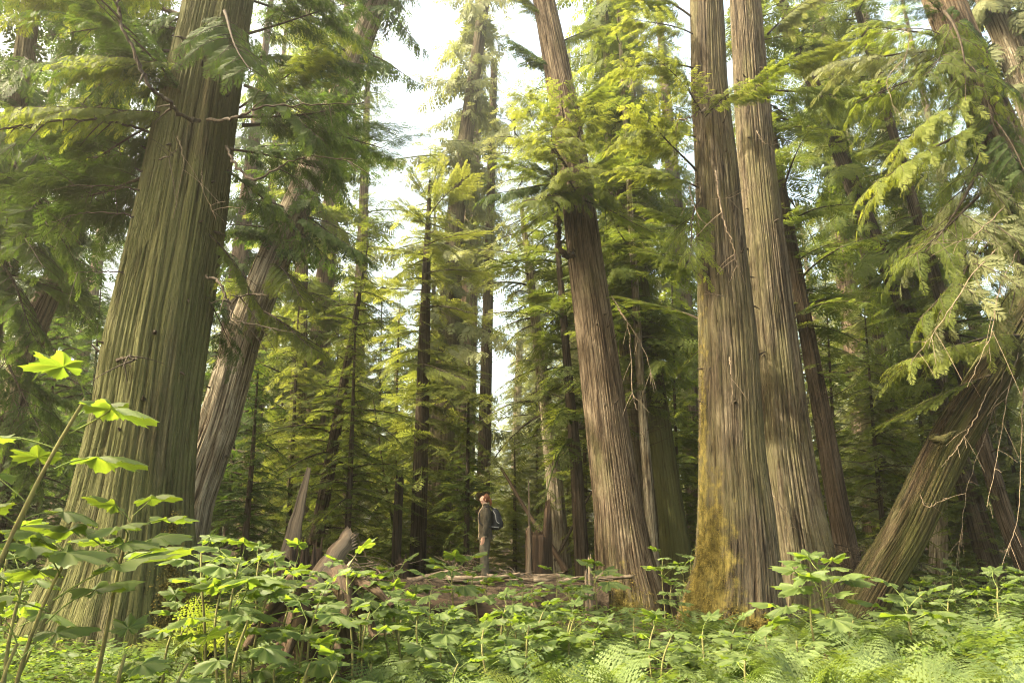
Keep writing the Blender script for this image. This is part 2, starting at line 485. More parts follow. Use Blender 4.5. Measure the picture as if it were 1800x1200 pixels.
def trunk(name, C, R, mat, parent, nth=48, dz=0.25, ridge=0.02, nr=22, lobes=5, lobe_amp=0.12, seed=1, top_cap=True, moss=None):
    P, r = resample(C, R, dz)
    T = np.gradient(P, axis=0); T /= np.linalg.norm(T, axis=1)[:, None]
    U = np.cross(T, np.array([0, 1.0, 0])); U /= np.linalg.norm(U, axis=1)[:, None]
    V = np.cross(T, U)
    k = len(P)
    a = np.arange(nth) * 2 * math.pi / nth
    A, Zz = np.meshgrid(a, P[:, 2] - P[0, 2])
    ca, sa = np.cos(A), np.sin(A)
    R0 = float(np.median(r))
    # buttress lobes fade upward; strips of bark run along and slowly wander, join and part
    lob = np.cos(A * lobes + 2.5 * vn(ca * 1.5 + 9, sa * 1.5 + 9, Zz * 0.15, seed)) * 0.6 + np.cos(A * (lobes * 2 - 1) + seed) * 0.4
    rr = r[:, None] * (1 + lobe_amp * lob * (0.28 + 0.9 * np.exp(-Zz / 0.9)))
    rr *= 1 + 0.05 * (vn(ca * 1.3 + 3, sa * 1.3 + 3, Zz * 0.5, seed + 5) - 0.5)
    w1 = 13 * vn(ca * 2.5 + 4, sa * 2.5 + 4, Zz * 0.13, seed + 1) + 2.0 * vn(ca * 7 + 4, sa * 7 + 4, Zz * 0.9, seed + 2)
    w2 = 14 * vn(ca * 3.5 + 7, sa * 3.5 + 7, Zz * 0.16, seed + 3) + 2.4 * vn(ca * 11 + 4, sa * 11 + 4, Zz * 1.3, seed + 6)
    R_N = nr * 0.45
    f1 = np.abs(np.sin(A * nr / 2 + w1)) ** 0.55
    f2 = np.abs(np.sin(A * nr * 0.9 + w2)) ** 0.6
    mixw = vn(ca * 2 + 2, sa * 2 + 2, Zz * 0.4, seed + 8)
    fur = f1 * (0.35 + 0.65 * mixw) + f2 * (0.65 - 0.65 * mixw) + 0.25 * f2 * f1
    brk = vn(ca * R_N + 3, sa * R_N + 3, Zz * 1.8, seed + 11)
    fur = np.clip(fur / 1.15 * (0.72 + 0.45 * brk) - 0.5 * (brk < 0.17) * f2, 0, 1)
    rr = rr + (fur - 0.6) * ridge * (0.35 + 1.3 * vn(ca * 4 + 6, sa * 4 + 6, Zz * 0.35, seed + 13)) \
        + ridge * 0.9 * (vn(ca * 5 + 1, sa * 5 + 1, Zz * 0.25, seed + 14) - 0.5)
    v = (P[:, None, :] + rr[:, :, None] * (ca[:, :, None] * U[:, None, :] + sa[:, :, None] * V[:, None, :])).reshape(-1, 3)
    b = np.stack([ca * R0 + seed, sa * R0, Zz], -1).reshape(-1, 3)
    i = np.arange(k - 1)[:, None] * nth; j = np.arange(nth)[None, :]; j2 = (j + 1) % nth
    f = np.stack([i + j, i + nth + j, i + nth + j2, i + j2], -1).reshape(-1, 4)
    mb = MB()
    mb.add(v, f, 0, fur.reshape(-1), b)
    if top_cap:
        o = (k - 1) * nth
        mb.add(np.concatenate([v[o:], [P[-1]]]), np.stack([np.arange(nth), np.full(nth, nth), (np.arange(nth) + 1) % nth], -1), 0, 0.6)
    ob = mb.build(name, mat, parent)
    return ob, P, r, v


# ------------------------------------------------------------------ foliage sprays
def spray(n, wid, ang, pw, sub=0, droop=0.15, seed=0, rach=0.012, cup=0.0):
    """one flat spray of unit length along +X: rachis and side fingers, each finger a blade or a toothed blade"""
    rg = np.random.default_rng(seed)
    V, Fc = [], []
    def tri(a, b, c):
        i = len(V); V.extend([a, b, c]); Fc.append((i, i + 1, i + 2))
    def Z(x, y):
        return -droop * x * x - cup * y * y
    tri((0, -rach, 0), (0, rach, 0), (1, 0, Z(1, 0)))
    ca, sa = math.cos(ang), math.sin(ang)
    for i in range(n):
        t = (i + 0.6) / n
        prof = math.sin(min(1, (1 - t) * 1.25 + 0.08) * math.pi / 2) * (0.55 + 0.45 * min(1, t * 4))
        for s in (-1, 1):
            L = wid * prof * rg.uniform(0.8, 1.15)
            x0 = t * 0.96 + rg.uniform(-.2, .2) / n
            aa = ang + rg.uniform(-0.12, 0.12); ca, sa = math.cos(aa), math.sin(aa)
            dx, dy = ca, sa * s
            nx, ny = -dy, dx
            w = pw * (0.6 + 0.4 * prof)
            zo = rg.uniform(-0.02, 0.02)
            def pt(u, q):
                x = x0 + dx * L * u + nx * q; y = dy * L * u + ny * q
                return (x, y, Z(x, y) + zo * u)
            if sub == 0:
                a, b, c, d = pt(0, 0), pt(0.45, w), pt(1, 0), pt(0.45, -w)
                tri(a, d, c); tri(a, c, b)
            else:
                tri(pt(0, -w * .25), pt(1, 0), pt(0, w * .25))
                for k in range(sub):
                    u = (k + 0.5) / (sub + 0.4)
                    ll = w * 1.5 * (1 - u * 0.6)
                    for q in (-1, 1):
                        tri(pt(u - 0.32 / sub, 0), pt(u + 0.42 / sub, q * ll), pt(u + 0.42 / sub, 0)) if q > 0 else \
                            tri(pt(u + 0.42 / sub, 0), pt(u + 0.42 / sub, q * ll), pt(u - 0.32 / sub, 0))
    return np.array(V, np.float32), np.array(Fc, np.int64)


class Sprays:
    def __init__(self):
        self.pos, self.dir, self.up, self.s, self.k, self.rnd = [], [], [], [], [], []

    def add(self, pos, d, up, s, k, rnd):
        self.pos.append(pos); self.dir.append(d); self.up.append(up); self.s.append(s); self.k.append(k); self.rnd.append(rnd)

    def flush(self, mb, temps, m=0):
        if not self.pos: return
        pos = np.concatenate(self.pos); d = np.concatenate(self.dir); up = np.concatenate(self.up)
        s = np.concatenate(self.s); k = np.concatenate(self.k); rn = np.concatenate(self.rnd)
        d = d / (np.linalg.norm(d, axis=1)[:, None] + 1e-9)
        y = np.cross(up, d); y /= np.linalg.norm(y, axis=1)[:, None] + 1e-9
        z = np.cross(d, y)
        for ti, (tv, tf) in enumerate(temps):
            q = np.where(k == ti)[0]
            if not len(q): continue
            Mx = np.stack([d[q], y[q], z[q]], -1) * s[q][:, None, None]       # columns
            v = np.einsum('kij,nj->kni', Mx, tv) + pos[q][:, None, :]
            nv = len(tv)
            f = tf[None] + (np.arange(len(q)) * nv)[:, None, None]
            mb.add(v.reshape(-1, 3), f.reshape(-1, 3), m, np.repeat(rn[q], nv))


HEM_MID = [spray(8, 0.42, 1.0, 0.045, 0, 0.10, s) for s in (1, 2, 3)]
CED_MID = [spray(6, 0.40, 0.75, 0.065, 0, 0.45, s, cup=0.3) for s in (4, 5, 6)]
CED_NEAR = [spray(9, 0.46, 0.80, 0.040, 0, 0.35, s, cup=0.3) for s in (7, 8, 9)]
HEM_NEAR = [spray(12, 0.36, 1.0, 0.026, 0, 0.15, s) for s in (10, 11)]
FAR = [spray(4, 0.45, 0.9, 0.10, 0, 0.25, s) for s in (12, 13)]


def crown_arrays(seed, H, z0, Lmax, nb, kind, size=0.6, step=0.24, wood=True, temps=None, gap=0.0, low_taper=True, shape=0.75):
    """branches around a straight upright stem, each a limb with flat sprays on both sides"""
    rg = np.random.default_rng(seed)
    S, wmb = Sprays(), MB()
    cedar = kind == 'cedar'
    nt_ = len(temps)
    for b in range(nb):
        u = (b + rg.random()) / nb
        z = z0 + (H - z0) * u ** 0.95
        tt = (z - z0) / (H - z0)
        L = Lmax * (1 - tt) ** shape * (0.35 + 0.8 * rg.random() ** 0.7) * (0.8 + 0.45 * math.sin(z * 1.7 + seed)) + 0.25
        if low_taper and tt < 0.1: L *= 0.6 + 4 * tt
        if rg.random() < gap: continue
        az = b * 2.39996 + rg.uniform(-1.1, 1.1)
        ns = 7
        s = np.linspace(0, 1, ns)
        e0 = rg.uniform(-0.35, 0.3) if cedar else rg.uniform(-0.15, 0.45)
        dr = rg.uniform(0.3, 0.8) if cedar else rg.uniform(0.2, 0.6)
        zz = L * (e0 * s - dr * s ** 2 + (0.30 * s ** 4 if cedar else 0))
        rr = L * s
        wob = rg.uniform(-0.25, 0.25) * s * s * L
        hx, hy = math.cos(az), math.sin(az)
        P = np.stack([hx * rr - hy * wob, hy * rr + hx * wob, z + zz], -1)
        if wood:
            tube(wmb, P, np.linspace(0.012 + 0.011 * L, 0.004, ns), 4, cap=False)
        n = max(3, int(L / step))
        si = (np.arange(n) + rg.random(n) * 0.8) / n * 0.92 + 0.08
        if cedar: si = si[si > 0.12]
        n = len(si)
        for sd in (-1, 1):
            q = np.stack([np.interp(si, s, P[:, c]) for c in range(3)], -1)
            tg = np.stack([np.interp(np.clip(si + .02, 0, 1), s, P[:, c]) - np.interp(np.clip(si - .02, 0, 1), s, P[:, c]) for c in range(3)], -1)
            tg /= np.linalg.norm(tg, axis=1)[:, None]
            side = np.array([-hy, hx, 0.0]) * sd
            th = rg.uniform(0.75, 1.25, n)
            d = tg * np.cos(th)[:, None] + side[None] * np.sin(th)[:, None]
            d[:, 2] += -rg.uniform(0.15, 1.1, n) if cedar else -rg.uniform(-0.15, 0.5, n)
            ln_ = size * (0.45 + 0.8 * (1 - si)) * rg.uniform(0.7, 1.25, n) * min(1.15, 0.45 + L / 3.5)
            up = np.zeros((n, 3)); up[:, 2] = 1.0
            up += rg.normal(0, 0.35 if cedar else 0.25, (n, 3))
            if cedar: up += tg * 0.4
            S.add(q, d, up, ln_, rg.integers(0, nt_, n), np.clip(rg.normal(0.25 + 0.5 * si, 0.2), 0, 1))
        tip = P[-1:] ; td = (P[-1] - P[-2])[None]
        S.add(tip - td * 0.3, td, np.array([[0, 0, 1.0]]), np.array([size * 0.8]), np.array([0]), np.array([0.85]))
    return S, wmb


def bare_twigs(mb, rg, z0, z1, n, L, r_of):
    for _ in range(n):
        z = rg.uniform(z0, z1); az = rg.uniform(0, 6.283); l = L * rg.uniform(0.4, 1.1)
        r0 = r_of(z)
        s = np.linspace(0, 1, 6)
        c = rg.uniform(-0.5, 0.2)
        x = (r0 * 0.7 + l * s)
        w = rg.uniform(-.4, .4) * s * s * l
        P = np.stack([math.cos(az) * x - math.sin(az) * w, math.sin(az) * x + math.cos(az) * w, z + l * (0.25 * s + c * s * s)], -1)
        tube(mb, P, np.linspace(0.016, 0.003, 6), 4, cap=False)
        for q in range(3):
            i = int(rg.integers(2, 5)); a2 = az + rg.choice([-1, 1]) * rg.uniform(.5, 1.1); l2 = l * rg.uniform(.2, .4)
            Q = P[i] + np.stack([math.cos(a2) * l2 * s, math.sin(a2) * l2 * s, l2 * rg.uniform(-.5, .2) * s * s], -1)
            tube(mb, Q, np.linspace(0.006, 0.002, 6), 3, cap=False)


CROWNS = {}


def proto_crown(key, seed, H, z0, Lmax, nb, kind, size, step, gap=0.0, temps=None, shape=0.75, z_dead=None):
    S, wmb = crown_arrays(seed, H, z0, Lmax, nb, kind, size, step, True, temps, gap, shape=shape)
    lm = MB(); S.flush(lm, temps)
    rg = np.random.default_rng(seed + 50)
    if z_dead: bare_twigs(wmb, rg, z_dead, z0 + 2, 22, 1.4, lambda z: 0.1)
    off = lm.n
    lm.v += wmb.v; lm.rnd += wmb.rnd; lm.bco += wmb.bco; lm.n += wmb.n
    lm.f4 += [f + off for f in wmb.f4]; lm.m4 += [m + 1 for m in wmb.m4]
    lm.f3 += [f + off for f in wmb.f3]; lm.m3 += [m + 1 for m in wmb.m3]
    CROWNS[key] = dict(leaf=lm, H=H, z0=z0, mesh={})


def crown_mesh(key, mat):
    c = CROWNS[key]
    if mat not in c['mesh']:
        if c['mesh']:
            me = next(iter(c['mesh'].values())).copy(); me.materials.clear(); me.materials.append(M[mat]); me.materials.append(M['twig'])
        else:
            me = c['leaf'].mesh('crown', [M[mat], M['twig']], smooth=False); c['leaf'] = None
        c['mesh'][mat] = me
    return c['mesh'][mat]


proto_crown('hem_tall_a', 21, 30, 4.0, 3.4, 125, 'hem', 0.74, 0.20, 0.0, HEM_MID, z_dead=1.5)
proto_crown('hem_tall_b', 22, 27, 3.0, 3.0, 115, 'hem', 0.70, 0.20, 0.05, HEM_MID, z_dead=1.2)
proto_crown('ced_tall_a', 23, 32, 5.0, 3.1, 130, 'cedar', 0.72, 0.18, 0.0, CED_MID, z_dead=2.0)
proto_crown('ced_tall_b', 24, 34, 3.5, 3.4, 135, 'cedar', 0.75, 0.18, 0.05, CED_MID, z_dead=2.0)
proto_crown('hem_young_a', 25, 11, 0.5, 2.5, 108, 'hem', 0.48, 0.13, 0.0, HEM_MID, shape=0.9)
proto_crown('hem_young_b', 26, 9, 0.7, 2.2, 90, 'hem', 0.46, 0.13, 0.05, HEM_MID, shape=0.9)
proto_crown('hem_sap', 27, 5, 0.25, 1.7, 48, 'hem', 0.40, 0.12, 0.0, HEM_MID, shape=0.9)
# ------------------------------------------------------------------ trees
TREES = {}


def tree(key, name, label, pts, Y, bark, crown=None, leaf='cedar', top_z=26.0, group=None, lean_y=0.0, cscale=1.0,
         nth=40, dz=0.3, ridge=0.02, nr=20, lobes=5, lobe_amp=0.1, seed=1, cz=0.0, cat='tree'):
    C, R = trunk_curve(pts, Y, top_z, lean_y)
    ax = Vector(C[-1] - C[0]); R = R * (0.25 + 0.75 * ax.z / ax.length)      # widths were read level, rings stand square to the stem
    gzb = G(C[0, 0], C[0, 1])
    base = Vector((C[0, 0], C[0, 1], gzb))
    root = thing(name, label, cat, base, 0, group)
    Cl = C - np.array(tuple(base))
    tr, P, r, VV = trunk('trunk', Cl, R, M[bark], root, nth, dz, ridge, nr, lobes, lobe_amp, seed)
    if crown:
        me = crown_mesh(crown, leaf)
        d = Vector(Cl[-1] - Cl[min(1, len(Cl) - 2)]).normalized()
        q = Vector((0, 0, 1)).rotation_difference(d)
        H = CROWNS[crown]['H']
        s = cscale * top_z / H
        # slide the crown so its axis meets the trunk at two thirds of the way up
        zt = top_z * 0.5
        xt = np.interp(zt, Cl[:, 2], Cl[:, 0]); yt = np.interp(zt, Cl[:, 2], Cl[:, 1])
        org = Vector((xt, yt, zt)) - d * (zt / max(d.z, 0.2)) + d * cz
        mt = Matrix.Translation(org) @ q.to_matrix().to_4x4() @ Matrix.Rotation(seed * 1.7, 4, 'Z') @ Matrix.Scale(s, 4)
        part('crown', me, root, mt)
    TREES[key] = dict(root=root, base=base, C=C, R=R, V=VV)
    return root


# --- the big near trunks
tree('t1', 'cedar_tree', 'massive furrowed cedar, algae green bark and flared foot, behind the leaf cluster',
     [(186, 1180, 372), (198, 1090, 322), (216, 1000, 268), (230, 900, 222), (253, 750, 194), (276, 600, 186), (314, 400, 165),
      (346, 200, 142), (385, 0, 118)], 8.6, 'bark_green', None, top_z=19, nth=330, dz=0.05, ridge=0.048, nr=44, lobes=5, lobe_amp=0.12, seed=3)
tree('t2', 'cedar_tree', 'pale cedar leaning right, emerging from behind the massive algae-green cedar',
     [(318, 960, 92), (335, 880, 86), (382, 750, 76), (424, 600, 66), (478, 460, 60), (535, 330, 53), (590, 190, 46)], 14.0, 'bark_pale', 'ced_tall_b', 'cedar_dark',
     top_z=24, nth=170, dz=0.09, ridge=0.024, nr=34, seed=4, cscale=0.85, cz=5.5)
tree('t3', 'cedar_tree', 'dim leaning cedar in deep shade, second trunk from the left edge',
     [(25, 700, 54), (60, 575, 48), (115, 450, 42), (145, 320, 36)], 14.0, 'bark_grey', 'ced_tall_a', 'cedar_dark', top_z=22, nth=90, dz=0.12, ridge=0.035, seed=5, cz=3)
tree('t4', 'cedar_tree', 'shaded grey trunk at the very left edge of the view',
     [(-62, 900, 80), (2, 330, 46), (30, 200, 42), (55, 0, 36)], 11.5, 'bark_grey', 'ced_tall_b', 'cedar_dark', top_z=22, nth=90, dz=0.12, ridge=0.035, seed=6, cz=4)
tree('t14', 'cedar_tree', 'large brown cedar right of the hiker, with a hooked limb and a leafy tuft',
     [(1110, 1075, 140), (1108, 1040, 128), (1100, 1000, 108), (1088, 900, 87), (1075, 800, 79), (1049, 600, 68), (1028, 450, 60), (1014, 330, 55), (996, 210, 49),
      (976, 100, 44), (956, 0, 38)], 14.5, 'bark_brown', None, top_z=24, nth=260, dz=0.06, ridge=0.026, nr=56, lobe_amp=0.04, seed=8)
tree('t19', 'cedar_tree', 'front trunk of the touching pair, its sunlit foot thick with golden moss',
     [(1292, 1090, 196), (1294, 1040, 165), (1297, 1000, 148), (1294, 900, 132), (1287, 800, 115), (1280, 600, 100), (1269, 450, 86), (1260, 300, 75), (1247, 150, 63),
      (1242, 0, 57)], 12.0, 'bark_grey', None, top_z=22, nth=300, dz=0.05, ridge=0.034, nr=50, lobe_amp=0.09, seed=9)
tree('t20', 'cedar_tree', 'rear trunk of the touching pair, grey and deeply grooved',
     [(1415, 1070, 165), (1410, 1000, 130), (1394, 900, 112), (1381, 800, 100), (1361, 600, 84), (1346, 450, 76), (1331, 300, 66), (1320, 150, 60), (1309, 0, 53)],
     13.6, 'bark_grey', None, top_z=24, nth=280, dz=0.055, ridge=0.036, nr=46, seed=10)
tree('t21', 'cedar_tree', 'mossy cedar leaning steeply right, rising from the brush pile',
     [(1520, 1060, 98), (1548, 1010, 95), (1587, 950, 92), (1667, 780, 92), (1750, 650, 94), (1840, 500, 86)], 12.3, 'bark_moss', None,
     top_z=15, nth=220, dz=0.06, ridge=0.040, nr=34, lobe_amp=0.05, seed=11)
tree('t22', 'cedar_tree', 'thick trunk crossing the upper right corner, behind hanging pale sprays',
     [(2060, 1000, 150), (1790, 320, 92), (1720, 160, 80), (1662, 10, 72)], 10.5, 'bark_brown', None, top_z=20, nth=150, dz=0.1, ridge=0.05, nr=24, seed=12)
tree('t22b', 'cedar_tree', 'second brown trunk in the upper right corner, farther back than its thick neighbour',
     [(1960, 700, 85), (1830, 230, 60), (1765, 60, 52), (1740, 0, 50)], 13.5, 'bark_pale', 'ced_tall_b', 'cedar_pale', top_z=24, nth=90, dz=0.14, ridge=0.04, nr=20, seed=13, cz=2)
# --- the middle distance
tree('t5', 'hemlock_tree', 'thin dark hemlock stem leaning right behind the tall splintered sliver',
     [(548, 985, 27), (572, 860, 24), (600, 700, 18), (625, 560, 10), (640, 470, 3)], 17.0, 'bark_dark', 'hem_young_a', 'hemlock', top_z=9.2, seed=14, nth=24, ridge=0.01, cz=-0.1, cscale=1.1)
tree('t6', 'hemlock_tree', 'dark slender hemlock with bright feathery boughs left of the pale far trunk',
     [(734, 985, 30), (740, 800, 26), (746, 600, 21), (750, 450, 13), (755, 330, 4)], 19.5, 'bark_dark', 'hem_young_a', 'hem_lime', top_z=12.6, seed=15, nth=24, ridge=0.012, cscale=1.12, cz=-0.3)
tree('t7', 'conifer_tree', 'broad pale trunk standing directly behind the feathery dark hemlock',
     [(764, 985, 50), (775, 800, 44), (788, 600, 38), (798, 400, 32), (818, 250, 26)], 26.0, 'bark_grey', 'ced_tall_b', 'cedar_pale', top_z=36, seed=16, nth=60, ridge=0.03, cscale=1.0, cz=4)
tree('t8', 'conifer_tree', 'slim straight trunk rising directly behind the hiker, sky to its right',
     [(845, 985, 25), (851, 800, 23), (858, 520, 18)], 28.0, 'bark_brown', 'hem_tall_b', 'hemlock', top_z=24, seed=17, nth=40, ridge=0.02, cscale=0.5, cz=11)
tree('t10', 'conifer_tree', 'dim trunk in shadow behind the base of the splintered sliver',
     [(516, 985, 34), (520, 850, 32), (524, 700, 28)], 23.0, 'bark_brown', 'hem_tall_a', 'hemlock', top_z=27, seed=18, nth=40, ridge=0.02)
tree('t12', 'cedar_tree', 'light grey cedar behind the jagged brown snag, leaning left',
     [(988, 1010, 38), (975, 850, 28), (962, 740, 24), (950, 640, 20)], 22.0, 'bark_pale', 'hem_young_b', 'cedar_pale', top_z=13, seed=19, nth=60, ridge=0.02, cz=4.5)
tree('t13', 'hemlock_tree', 'dark straight hemlock between the jagged snag and the large brown cedar',
     [(1024, 1000, 27), (1013, 820, 21), (1002, 700, 17), (994, 600, 13)], 18.5, 'bark_dark', 'hem_young_b', 'hemlock', top_z=13.5, seed=20, nth=30, ridge=0.012, cz=3)
tree('t15', 'cedar_tree', 'grey trunk mostly hidden behind the right side of the large brown cedar',
     [(1150, 1010, 44), (1128, 820, 36), (1104, 600, 32), (1092, 450, 28)], 20.0, 'bark_grey', 'ced_tall_a', 'cedar', top_z=27, seed=21, nth=60, ridge=0.03, cz=4)
tree('t16', 'conifer_tree', 'slender pale stem between the large brown cedar and the green-tinged trunk',
     [(1151, 1000, 20), (1143, 900, 18), (1128, 700, 15), (1116, 500, 12)], 18.0, 'bark_pale', 'hem_tall_b', 'hemlock', top_z=22, seed=22, nth=30, ridge=0.01, cz=3, cscale=0.8)
tree('t17', 'cedar_tree', 'green-tinged cedar standing behind, midway between brown cedar and the mossy-footed pair',
     [(1192, 1000, 60), (1180, 900, 46), (1160, 750, 40), (1137, 590, 33), (1118, 450, 28)], 18.8, 'bark_green', 'ced_tall_b', 'cedar', top_z=26, seed=23, nth=90, dz=0.15, ridge=0.035, cz=3)
tree('t18', 'conifer_tree', 'tall pale sunlit trunk high up between the brown cedar and the pair',
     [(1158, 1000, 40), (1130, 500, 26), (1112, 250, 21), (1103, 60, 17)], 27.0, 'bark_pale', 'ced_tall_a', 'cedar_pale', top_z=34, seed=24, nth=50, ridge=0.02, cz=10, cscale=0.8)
tree('t23', 'cedar_tree', 'long leaning trunk running from upper left to lower right, behind the pale hanging sprays',
     [(1740, 990, 46), (1695, 840, 41), (1640, 680, 38), (1590, 535, 34), (1520, 380, 31), (1450, 200, 25)], 19.0, 'bark_dark', 'ced_tall_b', 'cedar', top_z=26, seed=25, nth=70, ridge=0.03, cz=3)
tree('t24', 'cedar_tree', 'dark leaning trunk just right of the rear trunk of the pair',
     [(1492, 985, 44), (1468, 860, 38), (1447, 740, 33), (1425, 620, 28)], 16.5, 'bark_dark', 'hem_tall_a', 'hemlock', top_z=22, seed=26, nth=70, ridge=0.03, cz=2.5)
tree('t25', 'conifer_tree', 'narrow brown stem half hidden by foliage left of the steeply leaning mossy cedar',
     [(1600, 960, 32), (1588, 840, 28), (1572, 750, 24)], 23.0, 'bark_brown', 'hem_tall_b', 'cedar_pale', top_z=26, seed=27, nth=40, ridge=0.02)
tree('t26', 'cedar_tree', 'dark trunk leaning left near the right edge, beyond the bright leaf patch',
     [(1800, 990, 36), (1770, 920, 33), (1735, 800, 30), (1700, 680, 27)], 18.0, 'bark_dark', 'hem_tall_a', 'hemlock', top_z=22, seed=28, nth=60, ridge=0.03, cz=2)
tree('t27', 'cedar_tree', 'orange sunlit mossy stem under the steeply leaning cedar',
     [(1650, 985, 34), (1651, 900, 30), (1652, 800, 28)], 20.5, 'bark_pale', 'hem_young_a', 'hemlock', top_z=13, seed=29, nth=40, ridge=0.03, cz=1.5)
tree('t11', 'conifer_tree', 'small pale distant trunk in the bright gap right of the hiker',
     [(905, 970, 17), (907, 780, 15), (910, 700, 13)], 46.0, 'bark_pale', 'hem_young_a', 'cedar_pale', top_z=15, seed=30, nth=30, ridge=0.02)

SAP = [  # (px, Y, top py, crown, leaf, label)
    (610, 16.0, 560, 'hem_young_a', 'hemlock', 'young bushy dark green hemlock, its boughs almost down to the tilted broken log'),
    (430, 15.0, 640, 'hem_young_b', 'cedar_dark', 'shaded young hemlock right of the pale leaning cedar'),
    (395, 19.0, 620, 'hem_young_a', 'cedar_dark', 'young hemlock in shade close behind the pale leaning cedar'),
    (505, 20.0, 520, 'hem_young_a', 'hem_lime', 'sunlit young hemlock behind the splintered sliver'),
    (690, 22.0, 560, 'hem_young_b', 'hemlock', 'young hemlock between the bushy dark hemlock and the feathery one'),
    (820, 19.0, 640, 'hem_young_b', 'hemlock', 'young hemlock with drooping dark boughs above and left of the hiker'),
    (905, 27.0, 760, 'hem_young_a', 'hem_lime', 'small bright hemlock right behind the hiker\'s backpack'),
    (945, 31.0, 600, 'hem_young_a', 'cedar_pale', 'pale young hemlock beyond the jagged brown snag'),
    (1030, 24.0, 420, 'hem_young_b', 'cedar_pale', 'tall pale young hemlock just behind the hooked limb of the brown cedar'),
    (1195, 24.0, 460, 'hem_young_a', 'cedar', 'young hemlock filling the gap left of the touching pair'),
    (1100, 26.0, 480, 'hem_young_a', 'hemlock', 'young hemlock behind the slender pale stem'),
    (1480, 21.0, 480, 'hem_young_a', 'cedar', 'young hemlock behind the dark leaning trunk by the pair'),
    (1555, 18.0, 560, 'hem_young_b', 'cedar_pale', 'young pale hemlock between the pair and the steeply leaning mossy cedar'),
    (1640, 24.0, 520, 'hem_young_a', 'hem_lime', 'sunlit young hemlock behind the steeply leaning mossy cedar'),
    (1720, 22.0, 600, 'hem_young_b', 'hemlock', 'young hemlock under the steeply leaning mossy cedar'),
    (1800, 20.0, 560, 'hem_young_a', 'cedar_pale', 'young hemlock at the right edge behind the bright leaf patch'),
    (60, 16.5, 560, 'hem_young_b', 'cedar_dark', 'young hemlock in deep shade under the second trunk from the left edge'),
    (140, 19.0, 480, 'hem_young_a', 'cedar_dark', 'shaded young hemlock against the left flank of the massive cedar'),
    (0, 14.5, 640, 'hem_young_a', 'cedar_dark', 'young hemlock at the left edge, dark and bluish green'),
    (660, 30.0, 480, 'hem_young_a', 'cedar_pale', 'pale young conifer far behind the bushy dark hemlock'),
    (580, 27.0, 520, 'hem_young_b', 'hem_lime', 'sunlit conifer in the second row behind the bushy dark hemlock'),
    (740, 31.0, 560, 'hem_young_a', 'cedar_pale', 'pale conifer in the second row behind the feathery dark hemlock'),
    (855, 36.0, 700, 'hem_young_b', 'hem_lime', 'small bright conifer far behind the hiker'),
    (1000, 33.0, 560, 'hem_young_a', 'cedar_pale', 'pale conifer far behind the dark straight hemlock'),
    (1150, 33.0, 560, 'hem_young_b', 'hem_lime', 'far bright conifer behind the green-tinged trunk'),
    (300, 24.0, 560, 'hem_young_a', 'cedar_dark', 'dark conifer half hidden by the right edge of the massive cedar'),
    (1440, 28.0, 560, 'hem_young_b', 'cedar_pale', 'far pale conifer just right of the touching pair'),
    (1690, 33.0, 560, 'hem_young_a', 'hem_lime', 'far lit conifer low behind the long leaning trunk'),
    (480, 29.0, 600, 'hem_young_b', 'hemlock', 'conifer in shade right of the pale leaning cedar, second row'),
    (1350, 26.0, 560, 'hem_young_a', 'hem_lime', 'young hemlock seen in slivers behind the touching pair'),
]
for i, (px, Y, ty, ck, lf, lb) in enumerate(SAP):
    top = W(px, ty, Y)
    d0 = W(px, 900, Y)
    wpx = max(7, 0.17 * F / Y)
    sp = tree('s%d' % i, 'young_hemlock', lb, [(px, 960, wpx), (px * 0.97 + 27, (960 + ty) / 2, wpx * 0.6), (px * 0.95 + 45, ty + 15, wpx * 0.2)], Y,
              'bark_dark', ck, lf, top_z=max(4.0, top.z), seed=40 + i, nth=12, dz=0.5, ridge=0.006, nr=8, group='young hemlocks of the understory')

LOWS = [
    ('left of the massive cedar', [(-10, 17), (45, 21), (95, 15.5), (150, 23)], 'cedar_dark'),
    ('between the massive cedar and the splintered sliver', [(365, 17), (405, 22), (440, 18), (475, 25)], 'cedar_dark'),
    ('between the splintered sliver and the feathery hemlock', [(535, 22), (590, 19), (640, 24), (680, 19), (715, 26)], 'hemlock'),
    ('between the feathery hemlock and the hiker', [(765, 21), (800, 25), (828, 30)], 'hemlock'),
    ('between the hiker and the brown cedar', [(880, 22), (915, 29), (965, 27), (1010, 23), (1035, 21)], 'hem_lime'),
    ('between the brown cedar and the pair', [(1160, 22), (1195, 27), (1222, 21)], 'hemlock'),
    ('between the pair and the steeply leaning cedar', [(1455, 20), (1500, 24), (1540, 18), (1580, 22)], 'cedar'),
    ('right of the steeply leaning cedar', [(1670, 19), (1710, 24), (1750, 21), (1800, 26)], 'hemlock')]
_o = ['leftmost', 'second', 'third', 'fourth', 'fifth']
for where, lst, lf in LOWS:
    for i, (px, Y) in enumerate(lst):
        x = (px - CX) / F * Y * 1.02
        r = thing('hemlock_sapling', 'low hemlock sapling %s, %s' % (where, _o[i] if i == 0 else _o[i] + ' from left'), 'tree', (x, Y, G(x, Y)), px * 0.37,
                  'low saplings of the understory')
        part('crown', crown_mesh('hem_sap', lf), r, Matrix.Diagonal((1.25, 1.25, 0.8 + 0.25 * (i % 3), 1)))

# background trees: shared meshes copied
FARS = []
def straight_trunk(H, r, seed):
    C = np.array([[0, 0, -0.4], [0.05, 0, H * 0.5], [0, 0.05, H]]); R = np.array([r * 1.15, r * 0.7, r * 0.1])
    o, *_ = trunk('trunk', C, R, M['bark_far'], None, 20, 0.8, 0.02, 12, 4, 0.08, seed)
    me = o.data; bpy.data.objects.remove(o)
    return me
TRK = [straight_trunk(30, 0.34, 70), straight_trunk(30, 0.46, 71), straight_trunk(30, 0.24, 72)]


